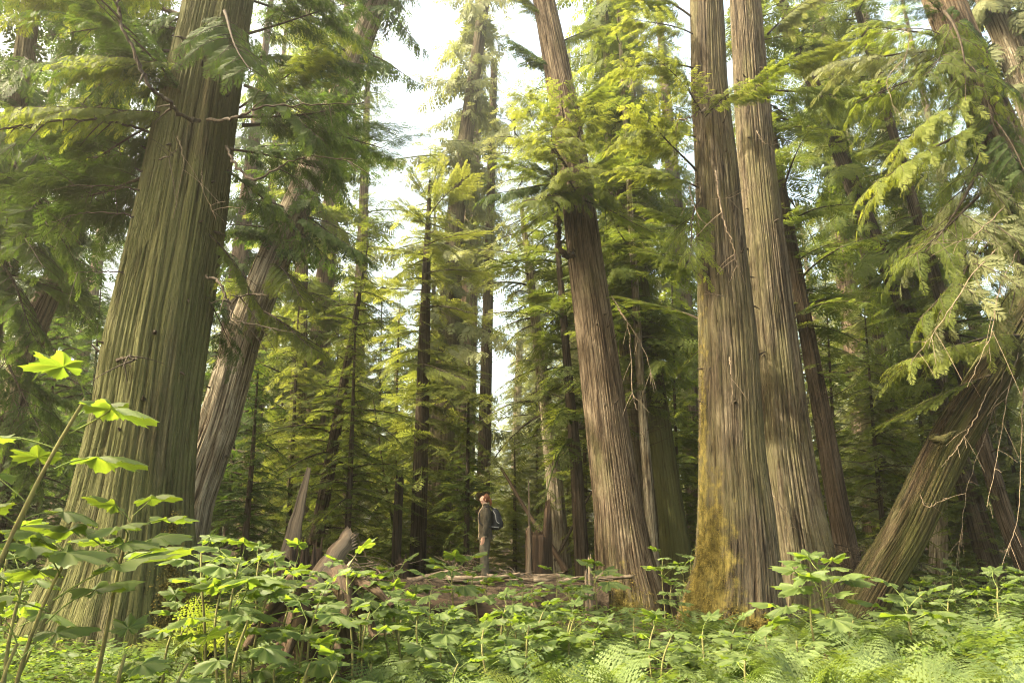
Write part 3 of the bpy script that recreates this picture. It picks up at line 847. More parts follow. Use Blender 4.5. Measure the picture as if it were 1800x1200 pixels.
def far_tree(px, Y, H, crown, leaf, ti, rz, label, lean=0.0, group='tall conifers of the background forest'):
    P = Vector(((px - CX) / F * Y * 1.03, Y, 0))
    b = Vector((P.x, Y, G(P.x, Y)))
    r = thing('conifer_tree', label, 'tree', b, rz, group)
    r.rotation_euler = (0, lean, rz) if False else Matrix.Rotation(lean, 3, 'Y').to_euler()
    s = H / 30
    part('trunk', TRK[ti], r, Matrix.Rotation(rz, 4, 'Z') @ Matrix.Scale(s, 4))
    mt = Matrix.Rotation(rz, 4, 'Z') @ Matrix.Scale(H / CROWNS[crown]['H'], 4)
    part('crown', crown_mesh(crown, leaf), r, mt)


# (px at eye level, distance, height, crown, leaf, trunk kind, label)
BACK = [
    
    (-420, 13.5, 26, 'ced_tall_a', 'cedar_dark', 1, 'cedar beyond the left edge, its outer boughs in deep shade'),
    (-398, 8.0, 21, 'ced_tall_a', 'cedar_dark', 1, 'cedar added left of the camera, shading the massive cedar'),  # added at the left to cast shade on the massive cedar
    (-3100, 2.2, 10.5, 'hem_young_a', 'cedar_dark', 2, 'low hemlock beside the camera, shading the near devil\'s club at left'),  # out of view, added to shade the near plants
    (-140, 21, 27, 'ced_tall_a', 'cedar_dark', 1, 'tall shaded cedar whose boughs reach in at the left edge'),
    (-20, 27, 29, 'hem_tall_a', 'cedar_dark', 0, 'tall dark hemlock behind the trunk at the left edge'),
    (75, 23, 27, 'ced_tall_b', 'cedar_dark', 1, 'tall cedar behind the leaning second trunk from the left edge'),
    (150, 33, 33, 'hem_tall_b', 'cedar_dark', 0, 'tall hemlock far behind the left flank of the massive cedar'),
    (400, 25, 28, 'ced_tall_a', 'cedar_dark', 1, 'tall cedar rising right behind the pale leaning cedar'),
    (465, 32, 33, 'hem_tall_a', 'cedar', 0, 'tall hemlock above and beyond the pale leaning cedar'),
    (560, 27, 31, 'ced_tall_b', 'cedar', 1, 'tall cedar with hanging foliage left of the open sky'),
    (635, 33, 34, 'hem_tall_b', 'cedar', 0, 'tall hemlock edging the left side of the open sky'),
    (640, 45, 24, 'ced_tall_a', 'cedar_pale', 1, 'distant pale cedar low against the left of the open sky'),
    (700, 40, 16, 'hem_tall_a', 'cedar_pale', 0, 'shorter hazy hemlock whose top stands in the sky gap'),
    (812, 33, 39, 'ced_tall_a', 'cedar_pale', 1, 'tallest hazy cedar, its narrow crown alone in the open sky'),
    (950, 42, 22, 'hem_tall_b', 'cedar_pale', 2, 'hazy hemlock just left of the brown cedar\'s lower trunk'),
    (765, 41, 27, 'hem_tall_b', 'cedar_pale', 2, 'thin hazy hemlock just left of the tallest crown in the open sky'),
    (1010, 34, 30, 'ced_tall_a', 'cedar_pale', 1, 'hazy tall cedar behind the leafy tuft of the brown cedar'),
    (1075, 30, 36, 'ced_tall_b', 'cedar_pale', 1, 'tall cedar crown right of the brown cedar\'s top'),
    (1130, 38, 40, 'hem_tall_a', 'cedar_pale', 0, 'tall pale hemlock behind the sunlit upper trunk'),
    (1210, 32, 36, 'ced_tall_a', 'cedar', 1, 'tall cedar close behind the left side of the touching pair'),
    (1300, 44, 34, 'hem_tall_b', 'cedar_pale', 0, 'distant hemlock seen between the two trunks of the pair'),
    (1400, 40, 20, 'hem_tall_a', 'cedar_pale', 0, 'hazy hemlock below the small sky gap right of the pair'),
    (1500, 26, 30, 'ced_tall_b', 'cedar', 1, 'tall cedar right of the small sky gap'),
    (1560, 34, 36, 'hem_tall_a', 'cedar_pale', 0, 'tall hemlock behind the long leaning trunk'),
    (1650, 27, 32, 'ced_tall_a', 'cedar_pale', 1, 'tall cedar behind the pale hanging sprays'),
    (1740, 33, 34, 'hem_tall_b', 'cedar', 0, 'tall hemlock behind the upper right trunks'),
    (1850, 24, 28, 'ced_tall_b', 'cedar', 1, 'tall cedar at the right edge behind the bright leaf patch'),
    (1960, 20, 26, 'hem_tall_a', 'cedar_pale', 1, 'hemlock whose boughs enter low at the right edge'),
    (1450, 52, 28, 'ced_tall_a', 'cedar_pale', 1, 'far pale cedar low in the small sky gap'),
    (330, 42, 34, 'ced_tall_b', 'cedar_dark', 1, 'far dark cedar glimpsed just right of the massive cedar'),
    (250, 28, 30, 'hem_tall_a', 'cedar_dark', 0, 'tall hemlock hidden low by the massive cedar, crown showing left of its top'),
]
for i, (px, Y, H, ck, lf, ti, lb) in enumerate(BACK):
    far_tree(px, Y, H, ck, lf, ti, i * 1.3, lb, lean=random.uniform(-0.03, 0.03))

# the far-off wood as one mass
def far_forest():
    rg = np.random.default_rng(99)
    mb = MB()
    S, _ = crown_arrays(5, 24, 1.0, 3.6, 95, 'hem', 1.3, 0.42, False, FAR)
    lm = MB(); S.flush(lm, FAR)
    v = np.concatenate(lm.v); f = np.concatenate(lm.f3); rn = np.concatenate(lm.rnd)
    n = 0
    for k in range(90):
        Y = rg.uniform(44, 85)
        px = -150 + (k + rg.random()) / 90 * 2150
        gap = abs(px - 872) < 60 or abs(px - 720) < 30
        P = W(px, 955, Y)
        s = rg.uniform(0.75, 1.15) * (0.62 if gap else 1.0)
        a = rg.uniform(0, 6.28)
        c, sn = math.cos(a), math.sin(a)
        vv = v * s
        vv = np.stack([vv[:, 0] * c - vv[:, 1] * sn + P.x, vv[:, 0] * sn + vv[:, 1] * c + Y, vv[:, 2] + G(P.x, Y)], -1)
        mb.add(vv, f, 0, np.clip(rn + rg.uniform(-.2, .2), 0, 1))
        tube(mb, [(P.x, Y, -0.5), (P.x + .1, Y, 10 * s), (P.x, Y, 20 * s)], [0.3 * s, 0.2 * s, 0.06], 8, m=1, rnd=0.6)
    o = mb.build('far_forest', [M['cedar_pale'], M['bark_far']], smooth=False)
    tag(o, 'hazy far-off conifer wood closing the view behind all the trees', None, kind='stuff')


far_forest()


# ------------------------------------------------------------------ near boughs: limb + foliage, copied and posed one by one
def near_bough(seed, L, temps, size, step, droop, sub_droop, dense=1.0):
    rg = np.random.default_rng(seed)
    S, wmb = Sprays(), MB()
    ns = 10
    s = np.linspace(0, 1, ns)
    y = L * (0.06 * np.sin(s * 3 + seed) - 0.06 * math.sin(seed)) + 0
    z = L * (0.10 * s - droop * s * s + droop * 0.4 * s ** 4)
    P = np.stack([L * s, y, z], -1)
    tube(wmb, P, np.linspace(0.022 * L ** 0.5, 0.005, ns), 6, cap=False, lump=0.15)
    n = int(L / step)
    for i in range(n):
        u = 0.10 + 0.9 * (i + rg.random() * 0.7) / n
        for sd in (-1, 1):
            if rg.random() > dense: continue
            l = L * (0.16 + 0.34 * math.sin(min(1, (1 - u) * 1.3 + 0.12) * 1.57)) * rg.uniform(0.55, 1.15)
            if u < 0.25: l *= 0.35 + 2.6 * u
            th = rg.uniform(0.6, 1.15)
            q0 = np.array([np.interp(u, s, P[:, c]) for c in range(3)])
            m = 7
            t = np.linspace(0, 1, m)
            a = th * (1 - 0.3 * t)
            dx, dy = np.cos(a), np.sin(a) * sd
            st = l / (m - 1)
            X = q0[0] + np.concatenate([[0], np.cumsum(dx[1:] * st)]); Yy = q0[1] + np.concatenate([[0], np.cumsum(dy[1:] * st)])
            Z = q0[2] - l * sub_droop * rg.uniform(0.5, 1.4) * t * t + l * 0.05 * t
            Q = np.stack([X, Yy, Z], -1)
            tube(wmb, Q, np.linspace(0.0035 + 0.005 * l, 0.0015, m), 4, cap=False)
            k = max(2, int(l / (size * 0.36)))
            ui = 0.12 + 0.88 * (np.arange(k) + rg.random(k) * 0.5) / k
            for s2 in (-1, 1):
                pos = np.stack([np.interp(ui, t, Q[:, c]) for c in range(3)], -1)
                tg = np.stack([np.interp(np.clip(ui + .05, 0, 1), t, Q[:, c]) - np.interp(np.clip(ui - .05, 0, 1), t, Q[:, c]) for c in range(3)], -1)
                tg /= np.linalg.norm(tg, axis=1)[:, None] + 1e-9
                lat = np.cross(np.array([0, 0, 1.0])[None], tg) * s2
                an = rg.uniform(0.55, 0.95, k)[:, None]
                d = tg * np.cos(an) + lat * np.sin(an)
                d[:, 2] -= rg.uniform(0.0, 0.55, k) * (1 if sub_droop > 0.2 else 0.3)
                up = np.array([0, 0, 1.0])[None] + rg.normal(0, 0.25, (k, 3))
                S.add(pos, d, up, size * (0.55 + 0.55 * (1 - ui)) * rg.uniform(.7, 1.2, k), rg.integers(0, len(temps), k),
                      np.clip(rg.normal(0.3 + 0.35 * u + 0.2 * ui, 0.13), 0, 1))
            S.add(Q[-1:], (Q[-1] - Q[-2])[None], np.array([[0, 0, 1.0]]), np.array([size]), np.array([0]), np.array([0.9]))
    lm = MB(); S.flush(lm, temps)
    return dict(wood=wmb.mesh('bough', M['twig']), leaf=lm, L=L, m={})


BOUGH = [near_bough(101, 3.0, CED_NEAR, 0.30, 0.24, 0.22, 0.30), near_bough(102, 3.0, CED_NEAR, 0.28, 0.22, 0.35, 0.45),
         near_bough(103, 2.2, CED_NEAR, 0.30, 0.20, 0.15, 0.25, 0.85), near_bough(104, 3.2, HEM_NEAR, 0.30, 0.20, 0.25, 0.15),
         near_bough(105, 3.0, CED_NEAR, 0.34, 0.32, 0.5, 0.6, 0.7),
         near_bough(106, 2.8, CED_NEAR, 0.26, 0.30, 0.28, 0.45, 0.75), near_bough(107, 2.6, CED_NEAR, 0.30, 0.30, 0.45, 0.75, 0.65)]
for b in BOUGH: b['end'] = None


def bough(key, A, B, proto, leaf='cedar', roll=0.0, sub_name='foliage'):
    """a limb of tree KEY from A=(px,py,Y) to its tip B=(px,py,Y)"""
    root = TREES[key]['root']
    pr = BOUGH[proto]
    if leaf not in pr['m']:
        if pr['m']:
            me = next(iter(pr['m'].values())).copy(); me.materials.clear(); me.materials.append(M[leaf])
        else:
            me = pr['leaf'].mesh('foliage', M[leaf], smooth=False); pr['leaf'] = None
        pr['m'][leaf] = me
    a, b = W(*A), W(*B)
    d = b - a
    x = d.normalized()
    y = Vector((0, 0, 1)).cross(x)
    y = y.normalized() if y.length > 0.05 else Vector((0, 1, 0))
    z = x.cross(y)
    R = Matrix((x, y, z)).transposed().to_4x4() @ Matrix.Rotation(roll, 4, 'X')
    mt = Matrix.Translation(a - root.location) @ R @ Matrix.Scale(d.length / pr['L'], 4)
    o = part('bough', pr['wood'], root, mt)
    part('foliage', pr['m'][leaf], o)


TL = [  # massive left cedar: dark canopy over the upper left
    ((330, 205, 8.3), (20, 190, 7.6), 0), ((335, 190, 8.3), (185, -40, 7.2), 1), ((345, 60, 8.6), (90, 30, 8.2), 6),
    ((290, 300, 8.6), (60, 340, 9.2), 2), ((350, 120, 8.2), (120, 110, 7.6), 0), ((360, 20, 8.6), (190, 60, 8.0), 1), ((330, 200, 8.6), (100, 260, 9.2), 1), ((345, 90, 8.8), (60, 200, 9.4), 6),
    ((340, 150, 9.2), (120, 210, 10.0), 5), ((350, 40, 9.2), (150, 0, 10.4), 5), 
    ((395, 20, 8.2), (460, 130, 7.6), 2), ((330, 90, 8.5), (60, 120, 8.0), 5),
    ((345, -30, 8.5), (30, -30, 8.4), 0), ((300, 250, 9.0), (130, 270, 10.5), 3),
    ((415, 205, 8.4), (620, 190, 8.0), 0), ((405, 262, 8.4), (600, 300, 8.6), 1), ((420, 190, 8.6), (560, 90, 8.4), 0),
    ((430, 100, 8.6), (640, 110, 9.0), 0), ((435, 60, 8.6), (640, 10, 8.4), 1), ((430, 150, 8.4), (600, 240, 8.0), 1),
    ((440, 0, 8.8), (620, 60, 9.6), 0), ((400, 300, 8.6), (520, 420, 8.6), 2), ((425, 220, 8.8), (690, 250, 10.0), 3),
    ((445, -20, 8.6), (560, -20, 7.6), 0), ((365, 410, 8.4), (480, 520, 8.8), 4), ((340, 500, 8.4), (440, 600, 9.0), 4),
]
for i, (a, b, k) in enumerate(TL):
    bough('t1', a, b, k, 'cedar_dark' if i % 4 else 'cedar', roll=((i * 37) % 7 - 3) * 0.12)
for i, (a, b, k) in enumerate([  # left edge trunks
    ((10, 260, 11.4), (110, 420, 10.5), 2), ((0, 380, 11.4), (90, 470, 11.0), 0), ((20, 180, 11.4), (150, 300, 10.8), 1),
    ((-10, 450, 11.4), (110, 600, 11.2), 1), ((0, 480, 11.4), (150, 520, 12.2), 3), ((-30, 560, 11.4), (60, 720, 10.6), 4),
    ((-30, 640, 11.4), (120, 700, 11.8), 0), ((-30, 700, 11.4), (90, 820, 11.6), 4)]):
    bough('t4', a, b, k, 'cedar_dark', roll=(i % 3 - 1) * 0.2)
for i, (a, b, k, lf) in enumerate([  # middle cedar tuft
    ((1005, 335, 14.3), (895, 275, 13.2), 0, 'cedar'), ((1010, 320, 14.2), (1100, 255, 13.4), 0, 'cedar'),
    ((1000, 300, 14.2), (940, 190, 12.8), 2, 'cedar_lime'), ((1005, 290, 14.2), (1050, 190, 12.8), 2, 'cedar_lime'),
    ((1010, 340, 14.2), (950, 330, 12.4), 1, 'cedar'), ((1015, 340, 14.2), (1095, 335, 12.8), 1, 'cedar'),
    ((990, 220, 14.3), (915, 150, 13.6), 2, 'cedar_lime'), ((995, 200, 14.3), (1075, 130, 14.0), 0, 'cedar'),
    ((1000, 300, 14.2), (985, 230, 12.0), 2, 'cedar_lime'), ((1000, 250, 14.2), (1000, 150, 12.6), 2, 'cedar'),
    ((985, 130, 14.4), (900, 70, 14.4), 2, 'cedar_dark'), ((975, 80, 14.4), (1050, 50, 15.0), 2, 'cedar'),
    ((1015, 350, 14.2), (1150, 400, 13.8), 3, 'cedar'), ((1005, 350, 14.2), (905, 400, 14.0), 3, 'cedar'),
    ((965, 40, 14.4), (905, -20, 14.6), 0, 'cedar'), ((1000, 320, 14.3), (870, 340, 13.6), 2, 'cedar_dark'),
    ((1012, 340, 14.2), (1020, 290, 12.2), 2, 'cedar_lime')]):
    bough('t14', a, b, k, lf, roll=((i * 29) % 5 - 2) * 0.15)
for i, (a, b, k, lf) in enumerate([  # pair: lime boughs to the left, a tuft across both
    ((1228, 330, 11.8), (1100, 290, 11.2), 0, 'cedar_lime'), ((1222, 240, 11.8), (1095, 220, 11.2), 1, 'cedar_lime'),
    ((1220, 120, 11.8), (1090, 110, 11.4), 0, 'cedar_lime'), ((1218, 60, 11.8), (1110, 10, 11.6), 1, 'cedar_lime'),
    ((1225, 300, 11.8), (1140, 180, 10.8), 2, 'cedar_lime'), ((1230, 400, 11.8), (1130, 360, 11.8), 2, 'cedar'),
    ((1222, 180, 11.8), (1150, 90, 11.0), 0, 'cedar_lime'), ((1216, 30, 12.0), (1080, -40, 12.2), 0, 'cedar'),
    ((1240, 205, 11.6), (1310, 150, 10.6), 2, 'cedar_lime'), ((1235, 200, 11.6), (1215, 130, 10.6), 2, 'cedar_lime'),
    ((1270, 190, 11.6), (1370, 120, 11.2), 0, 'cedar'), ((1230, 350, 11.8), (1180, 440, 11.2), 4, 'cedar'),
    ((1228, 560, 12.2), (1110, 520, 13.4), 3, 'cedar'), ((1228, 480, 12.2), (1130, 440, 13.0), 0, 'cedar')]):
    bough('t19', a, b, k, lf, roll=((i * 31) % 5 - 2) * 0.15)
for i, (a, b, k, lf) in enumerate([
    ((1360, 120, 13.4), (1480, 80, 13.6), 0, 'cedar_lime'), ((1350, 60, 13.4), (1440, -20, 13.8), 0, 'cedar_pale'),
    ((1362, 160, 13.4), (1500, 170, 14.0), 1, 'cedar')]):
    bough('t20', a, b, k, lf)
for i, (a, b, k, lf) in enumerate([  # upper right cedar: long hanging pale sprays
    ((1690, 80, 10.4), (1510, 40, 10.4), 5, 'cedar'), ((1700, 120, 10.4), (1490, 190, 10.8), 5, 'cedar'),
    ((1720, 170, 10.4), (1550, 260, 10.2), 5, 'cedar_lime'), ((1740, 220, 10.4), (1510, 320, 10.4), 5, 'cedar_lime'),
    ((1760, 250, 10.4), (1600, 400, 10.0), 6, 'cedar_pale'), ((1780, 300, 10.4), (1570, 440, 10.4), 5, 'cedar'),
    ((1790, 330, 10.4), (1600, 510, 10.0), 6, 'cedar_pale'), ((1810, 370, 10.4), (1590, 560, 10.8), 5, 'cedar'),
    ((1670, 40, 10.4), (1570, -40, 10.4), 5, 'cedar_dark'),
    ((1680, 60, 10.6), (1600, 130, 10.0), 5, 'cedar'), ((1740, 200, 10.6), (1680, 300, 9.9), 6, 'cedar'),
    ((1800, 340, 10.3), (1730, 520, 9.7), 6, 'cedar_pale'), ((1700, 100, 10.2), (1790, 150, 9.7), 5, 'cedar_dark'),
    ((1760, 250, 10.2), (1840, 380, 9.7), 5, 'cedar_dark'), ((1660, 0, 10.4), (1740, 60, 9.9), 5, 'cedar_dark'),
    ((1690, 90, 10.4), (1450, 110, 11.2), 5, 'cedar_pale'),
    ((1690, 100, 10.0), (1760, 200, 9.5), 6, 'cedar'), ((1720, 180, 10.0), (1790, 300, 9.5), 5, 'cedar_dark'), ((1660, 20, 10.0), (1700, 150, 9.4), 6, 'cedar')]):
    bough('t22', a, b, k, lf, roll=((i * 29) % 5 - 2) * 0.15)
for i, (a, b, k, lf) in enumerate([  # steep leaning cedar
    ((1790, 590, 12.0), (1570, 620, 11.6), 5, 'cedar_lime'),
    ((1800, 560, 12.0), (1850, 760, 11.4), 6, 'cedar_pale'),
    ((1740, 660, 12.0), (1560, 730, 12.2), 3, 'cedar')]):
    bough('t21', a, b, k, lf)
for i, (a, b, k) in enumerate([  # feathery hemlock: light boughs reaching up and out
    ((755, 380, 19.3), (822, 305, 18.6), 3), ((755, 400, 19.3), (700, 350, 18.6), 3), ((752, 430, 19.3), (840, 400, 18.2), 3),
    ((751, 450, 19.3), (665, 430, 18.4), 3), ((750, 480, 19.3), (850, 470, 18.4), 3), ((748, 510, 19.3), (650, 500, 18.6), 3),
    ((748, 540, 19.3), (845, 545, 18.0), 3), ((747, 580, 19.3), (655, 590, 18.4), 3), ((755, 350, 19.4), (775, 290, 19.2), 3),
    ((754, 360, 19.4), (725, 300, 19.0), 3), ((752, 420, 19.2), (760, 400, 17.6), 3), ((745, 640, 19.3), (830, 665, 18.2), 3)]):
    bough('t6', a, b, k, 'hem_lime', roll=(i % 3 - 1) * 0.3)
for i, (a, b, k, lf) in enumerate([  # pale leaning cedar
    ((500, 420, 13.8), (420, 400, 13.0), 2, 'cedar_dark'), ((480, 460, 13.8), (560, 520, 13.0), 1, 'cedar'),
    ((450, 540, 13.8), (560, 610, 13.0), 0, 'cedar'), ((520, 380, 13.8), (640, 440, 13.2), 0, 'cedar_dark')]):
    bough('t2', a, b, k, lf)
# ------------------------------------------------------------------ devil's club: prickly stem, leaves on long stalks
def club_leaf(seed, lobes=7):
    """stalk from the origin, then a broad toothed palmate blade, gently folded along its veins"""
    rg = np.random.default_rng(seed)
    pet = rg.uniform(0.13, 0.26)
    mb = MB()
    s = np.linspace(0, 1, 6)
    tip = np.array([pet, 0, pet * rg.uniform(0.25, 0.6)])
    P = np.stack([tip[0] * s, 0.02 * np.sin(s * 3), tip[2] * (1.6 * s - 0.6 * s * s)], -1)
    tube(mb, P, np.linspace(0.004, 0.0028, 6), 5, m=1, cap=False)
    Rl = 0.218
    angs = np.radians(np.array([0, 42, -42, 84, -84, 128, -128])[:lobes] + rg.uniform(-5, 5, lobes))
    lens = np.array([1.0, 0.93, 0.93, 0.74, 0.74, 0.5, 0.5])[:lobes] * rg.uniform(0.9, 1.08, lobes)
    na = 84
    a = np.linspace(-math.radians(158), math.radians(158), na)
    r = 0.50 - 0.08 * (np.abs(a) / 2.7) ** 2
    fold = np.zeros(na)
    for A, L in zip(angs, lens):
        d = np.abs(a - A)
        r = np.maximum(r, L * (1 - (d / 0.46) ** 0.95 * 0.48) * (d < 0.60))
        fold = np.maximum(fold, np.exp(-(d / 0.16) ** 2))
    teeth = 1 + 0.075 * np.where(np.arange(na) % 3 == 0, 1, -0.6) * rg.uniform(.5, 1.4, na)
    r = r * teeth
    droop = rg.uniform(0.02, 0.34); side = rg.uniform(-0.05, 0.22)
    rings = [0.0, 0.22, 0.5, 0.78, 1.0]
    V, vein = [], []
    for q in rings:
        x = r * q * np.cos(a) * Rl; y = r * q * np.sin(a) * Rl
        rr = np.sqrt(x * x + y * y) / Rl
        z = -droop * rr ** 2 * Rl * 0.8 - side * (y / Rl) ** 2 * Rl * 0.5 + (fold - 0.4) * 0.026 * min(1, q * 2) \
            + 0.012 * np.sin(a * 5 + seed) * q
        V.append(np.stack([x + tip[0] + 0.0, y, z + tip[2]], -1)); vein.append(fold * (1 - 0.3 * q))
    V = np.concatenate(V); vein = np.concatenate(vein)
    i = np.arange(len(rings) - 1)[:, None] * na + np.arange(na - 1)[None, :]
    f = np.stack([i, i + na, i + na + 1, i + 1], -1).reshape(-1, 4)
    mb.add(V, f, 0, 0.25 + 0.65 * vein + rg.uniform(-.1, .1))
    return mb.mesh('leaf', [M['club'], M['petiole']])


CLEAF = [club_leaf(s, 7 if s % 3 else 5) for s in range(201, 209)]


def stem_mesh(seed):
    mb = MB()
    rg = np.random.default_rng(seed)
    s = np.linspace(0, 1, 12)
    P = np.stack([0.06 * np.sin(s * 4 + seed) * s, 0.06 * np.cos(s * 3 + seed) * s - 0.0, s], -1)
    P[:, 0] -= P[-1, 0] * s; P[:, 1] -= P[-1, 1] * s
    tube(mb, P, np.linspace(0.015, 0.008, 12), 7, lump=0.25, seed=seed)
    for k in range(60):
        u = rg.random(); a = rg.uniform(0, 6.28)
        c = np.array([np.interp(u, s, P[:, j]) for j in range(3)])
        d = np.array([math.cos(a), math.sin(a), 0])
        e = np.array([-math.sin(a), math.cos(a), 0]) * 0.002
        mb.add([c + e, c - e, c + d * 0.026], [[0, 1, 2]])
    return mb.mesh('stem', M['stem'])


STEM = [stem_mesh(s) for s in (1, 2, 3)]



def club(px, py, Y, n, size, label, group, seed, foot=None, spread=1.0):
    """plant whose leaf whorl stands at pixel (px, py) of the plane y=Y; foot: (dx, dy) of its base from there"""
    rg = random.Random(seed)
    top = W(px, py, Y)
    fx, fy = foot if foot else (rg.uniform(-0.15, 0.15), rg.uniform(-0.1, 0.15))
    bx, by = top.x + fx, top.y + fy
    g = G(bx, by) - 0.05
    if top.z - g < 0.22:
        g = top.z - 0.22
    base = Vector((bx, by, g))
    root = thing('devils_club', label, 'plant', base, 0, group)
    d = top - base
    q = Vector((0, 0, 1)).rotation_difference(d.normalized())
    part('stem', STEM[seed % 3], root, q.to_matrix().to_4x4() @ Matrix.Diagonal((1, 1, d.length, 1)))
    a0 = rg.uniform(0, 6.28)
    for k in range(n):
        az = a0 + k * 2.39996 + rg.uniform(-.3, .3)
        lvl = k / max(1, n - 1)
        s = size / 0.30 * (1.15 - 0.45 * (1 - lvl) if n > 3 else 1.0) * rg.uniform(0.8, 1.15)
        s = size / 0.30 * (0.90 + 0.50 * (1 - lvl)) * rg.uniform(0.85, 1.15) * (0.95 if Y < 5 else 0.95)
        pos = d * (1 - 0.34 * (1 - lvl) * spread * min(1.0, 0.5 / max(0.3, d.length)) * 2) if n > 3 else d
        tilt = rg.uniform(-0.22, 0.28) - 0.45 * (lvl ** 3)
        mt = Matrix.Translation(pos) @ Matrix.Rotation(az, 4, 'Z') @ Matrix.Rotation(tilt, 4, 'Y') @ \
            Matrix.Rotation(rg.uniform(-.25, .25), 4, 'X') @ Matrix.Scale(s, 4)
        part('leaf', CLEAF[rg.randrange(len(CLEAF))], root, mt)
    return root


ORD = ['first', 'second', 'third', 'fourth', 'fifth', 'sixth', 'seventh', 'eighth', 'ninth', 'tenth', 'eleventh', 'twelfth',
       'thirteenth', 'fourteenth', 'fifteenth', 'sixteenth', 'seventeenth', 'eighteenth', 'nineteenth', 'twentieth']


def club_patch(rows, what, where, group, seed):
    """rows of (px, py, Y, leaves, leaf width); each labelled by its order from the left within its patch"""
    rows = sorted(rows)
    for i, r in enumerate(rows):
        lab = '%s %s, %s from left' % (what, where, ORD[i])
        club(r[0], r[1], r[2], r[3], r[4], lab, group, seed + i)


GR = 'devil\'s club plants of the undergrowth'
# hero plants
club(150, 700, 3.1, 5, 0.27, 'backlit yellow-green leaf cluster on a tall stalk, in front of the massive trunk', GR, 1, foot=(-0.75, 0.25))
club(60, 760 + 105, 3.6, 6, 0.28, 'devil\'s club with leaves against the massive trunk\'s left flank, on a slanting stalk', GR, 2, foot=(-0.4, 0.2))
club(235, 905, 4.1, 8, 0.30, 'wide shaded devil\'s club spreading flat leaves across the massive trunk\'s foot', GR, 3, foot=(-0.35, 0.3))
club(120, 975, 3.7, 7, 0.29, 'drooping dull green devil\'s club low before the massive trunk\'s left root', GR, 4, foot=(-0.3, 0.1))
club(420, 990, 5.6, 9, 0.30, 'bright devil\'s club on the right side of the massive trunk\'s foot', GR, 5)
club(1440, 1000, 8.6, 11, 0.37, 'pale green devil\'s club standing before the rear trunk of the pair', GR, 6, foot=(0.0, 0.1))
club(1425, 1045, 8.3, 7, 0.33, 'smaller pale devil\'s club just below the one before the rear trunk', GR, 16)
club(1595, 1062, 8.4, 8, 0.36, 'broad-leaved devil\'s club at the foot of the steeply leaning cedar', GR, 7)
club(1500, 1090, 8.0, 4, 0.22, 'low devil\'s club between the pair and the steeply leaning cedar', GR, 8)
club(795, 1000, 9.6, 8, 0.34, 'devil\'s club raising glowing leaves right before the hiker\'s feet', GR, 9)
club(760, 1030, 9.0, 6, 0.28, 'devil\'s club with two pale grey-green leaves left of the dark log cavity', GR, 10)
club(890, 1062, 8.4, 7, 0.30, 'devil\'s club before the fallen log\'s dark cavity, stalk curved', GR, 11)
club(1045, 1008, 10.6, 9, 0.35, 'devil\'s club reaching up left of the large brown cedar\'s foot', GR, 12)
club(560, 1060, 5.9, 7, 0.27, 'bright devil\'s club in front of the rotten root wad', GR, 13)
club(480, 1020, 6.2, 8, 0.29, 'large-leaved devil\'s club left of the tilted broken log', GR, 14)
club(610, 1000, 7.2, 7, 0.27, 'devil\'s club right before the tilted broken log', GR, 15)

club_patch([(20, 950, 5.4, 6, .26), (40, 1020, 4.6, 6, .27), (30, 1130, 3.5, 4, .26), (220, 1150, 3.9, 4, .24), (330, 1165, 4.3, 4, .24)],
           'shaded devil\'s club', 'around the massive cedar\'s foot', GR, 300)
club_patch([(355, 960, 6.2, 7, .27), (390, 1030, 5.8, 6, .27), (455, 985, 7.2, 7, .27), (520, 990, 7.4, 6, .26), (440, 1080, 5.4, 5, .25),
            (520, 1030, 6.6, 7, .27), (575, 1010, 8.2, 6, .27), (640, 1030, 7.4, 7, .27), (650, 1075, 6.8, 6, .26), (700, 1010, 9.2, 6, .27),
            (540, 1090, 6.0, 5, .25), (600, 1100, 6.2, 5, .25)],
           'sunlit devil\'s club', 'beside the broken stumps', GR, 330)
club_patch([(690, 1050, 7.6, 6, .27), (735, 1075, 7.2, 6, .26), (780, 1090, 7.2, 7, .28), (830, 1010, 11.0, 5, .26), (850, 1105, 7.0, 6, .26),
            (920, 1040, 9.6, 6, .26), (955, 1075, 8.2, 6, .26), (930, 1100, 7.4, 5, .26), (1000, 1040, 9.8, 6, .26), (1010, 1085, 8.0, 6, .26),
            (1150, 1100, 8.0, 5, .25), (980, 1015, 11.4, 5, .25)],
           'devil\'s club', 'in front of the fallen log and the brown cedar', GR, 360)
club_patch([(1165, 985, 13.0, 6, .27), (1200, 1000, 13.6, 7, .28), (1180, 1030, 12.6, 6, .26), (1215, 975, 14.4, 6, .26), (1150, 1005, 15.4, 5, .26),
            (1195, 1045, 11.6, 5, .25)],
           'glowing devil\'s club', 'between the brown cedar and the mossy foot', GR, 390)
club_patch([(1235, 1110, 7.4, 5, .27), (1290, 1105, 7.6, 6, .28), (1345, 1118, 7.2, 6, .28), (1400, 1125, 7.4, 4, .25), (1180, 1120, 7.0, 5, .26), (1310, 1150, 6.0, 5, .25)],
           'low broad-leaved devil\'s club', 'under the touching pair of trunks', GR, 410)
RB = []
_r = random.Random(5)
for i in range(19):
    Y = 10.0 + i * 0.62
    px = 1610 + _r.random() * 230 + (i % 3) * 15
    g = G(W(px, 960, Y).x, Y)
    t = W(px, 1000, Y)
    # the height of a knee-high plant at this distance
    hz = g + _r.uniform(0.65, 0.95)
    dz = hz - HC
    tt = (dz * CP - Y * SP) / (Y * CP + dz * SP)
    RB.append((px, CY - F * tt, Y, 6, 0.30))
club_patch(RB, 'bright sunlit devil\'s club', 'past the steeply leaning cedar', GR, 430)
RB = []
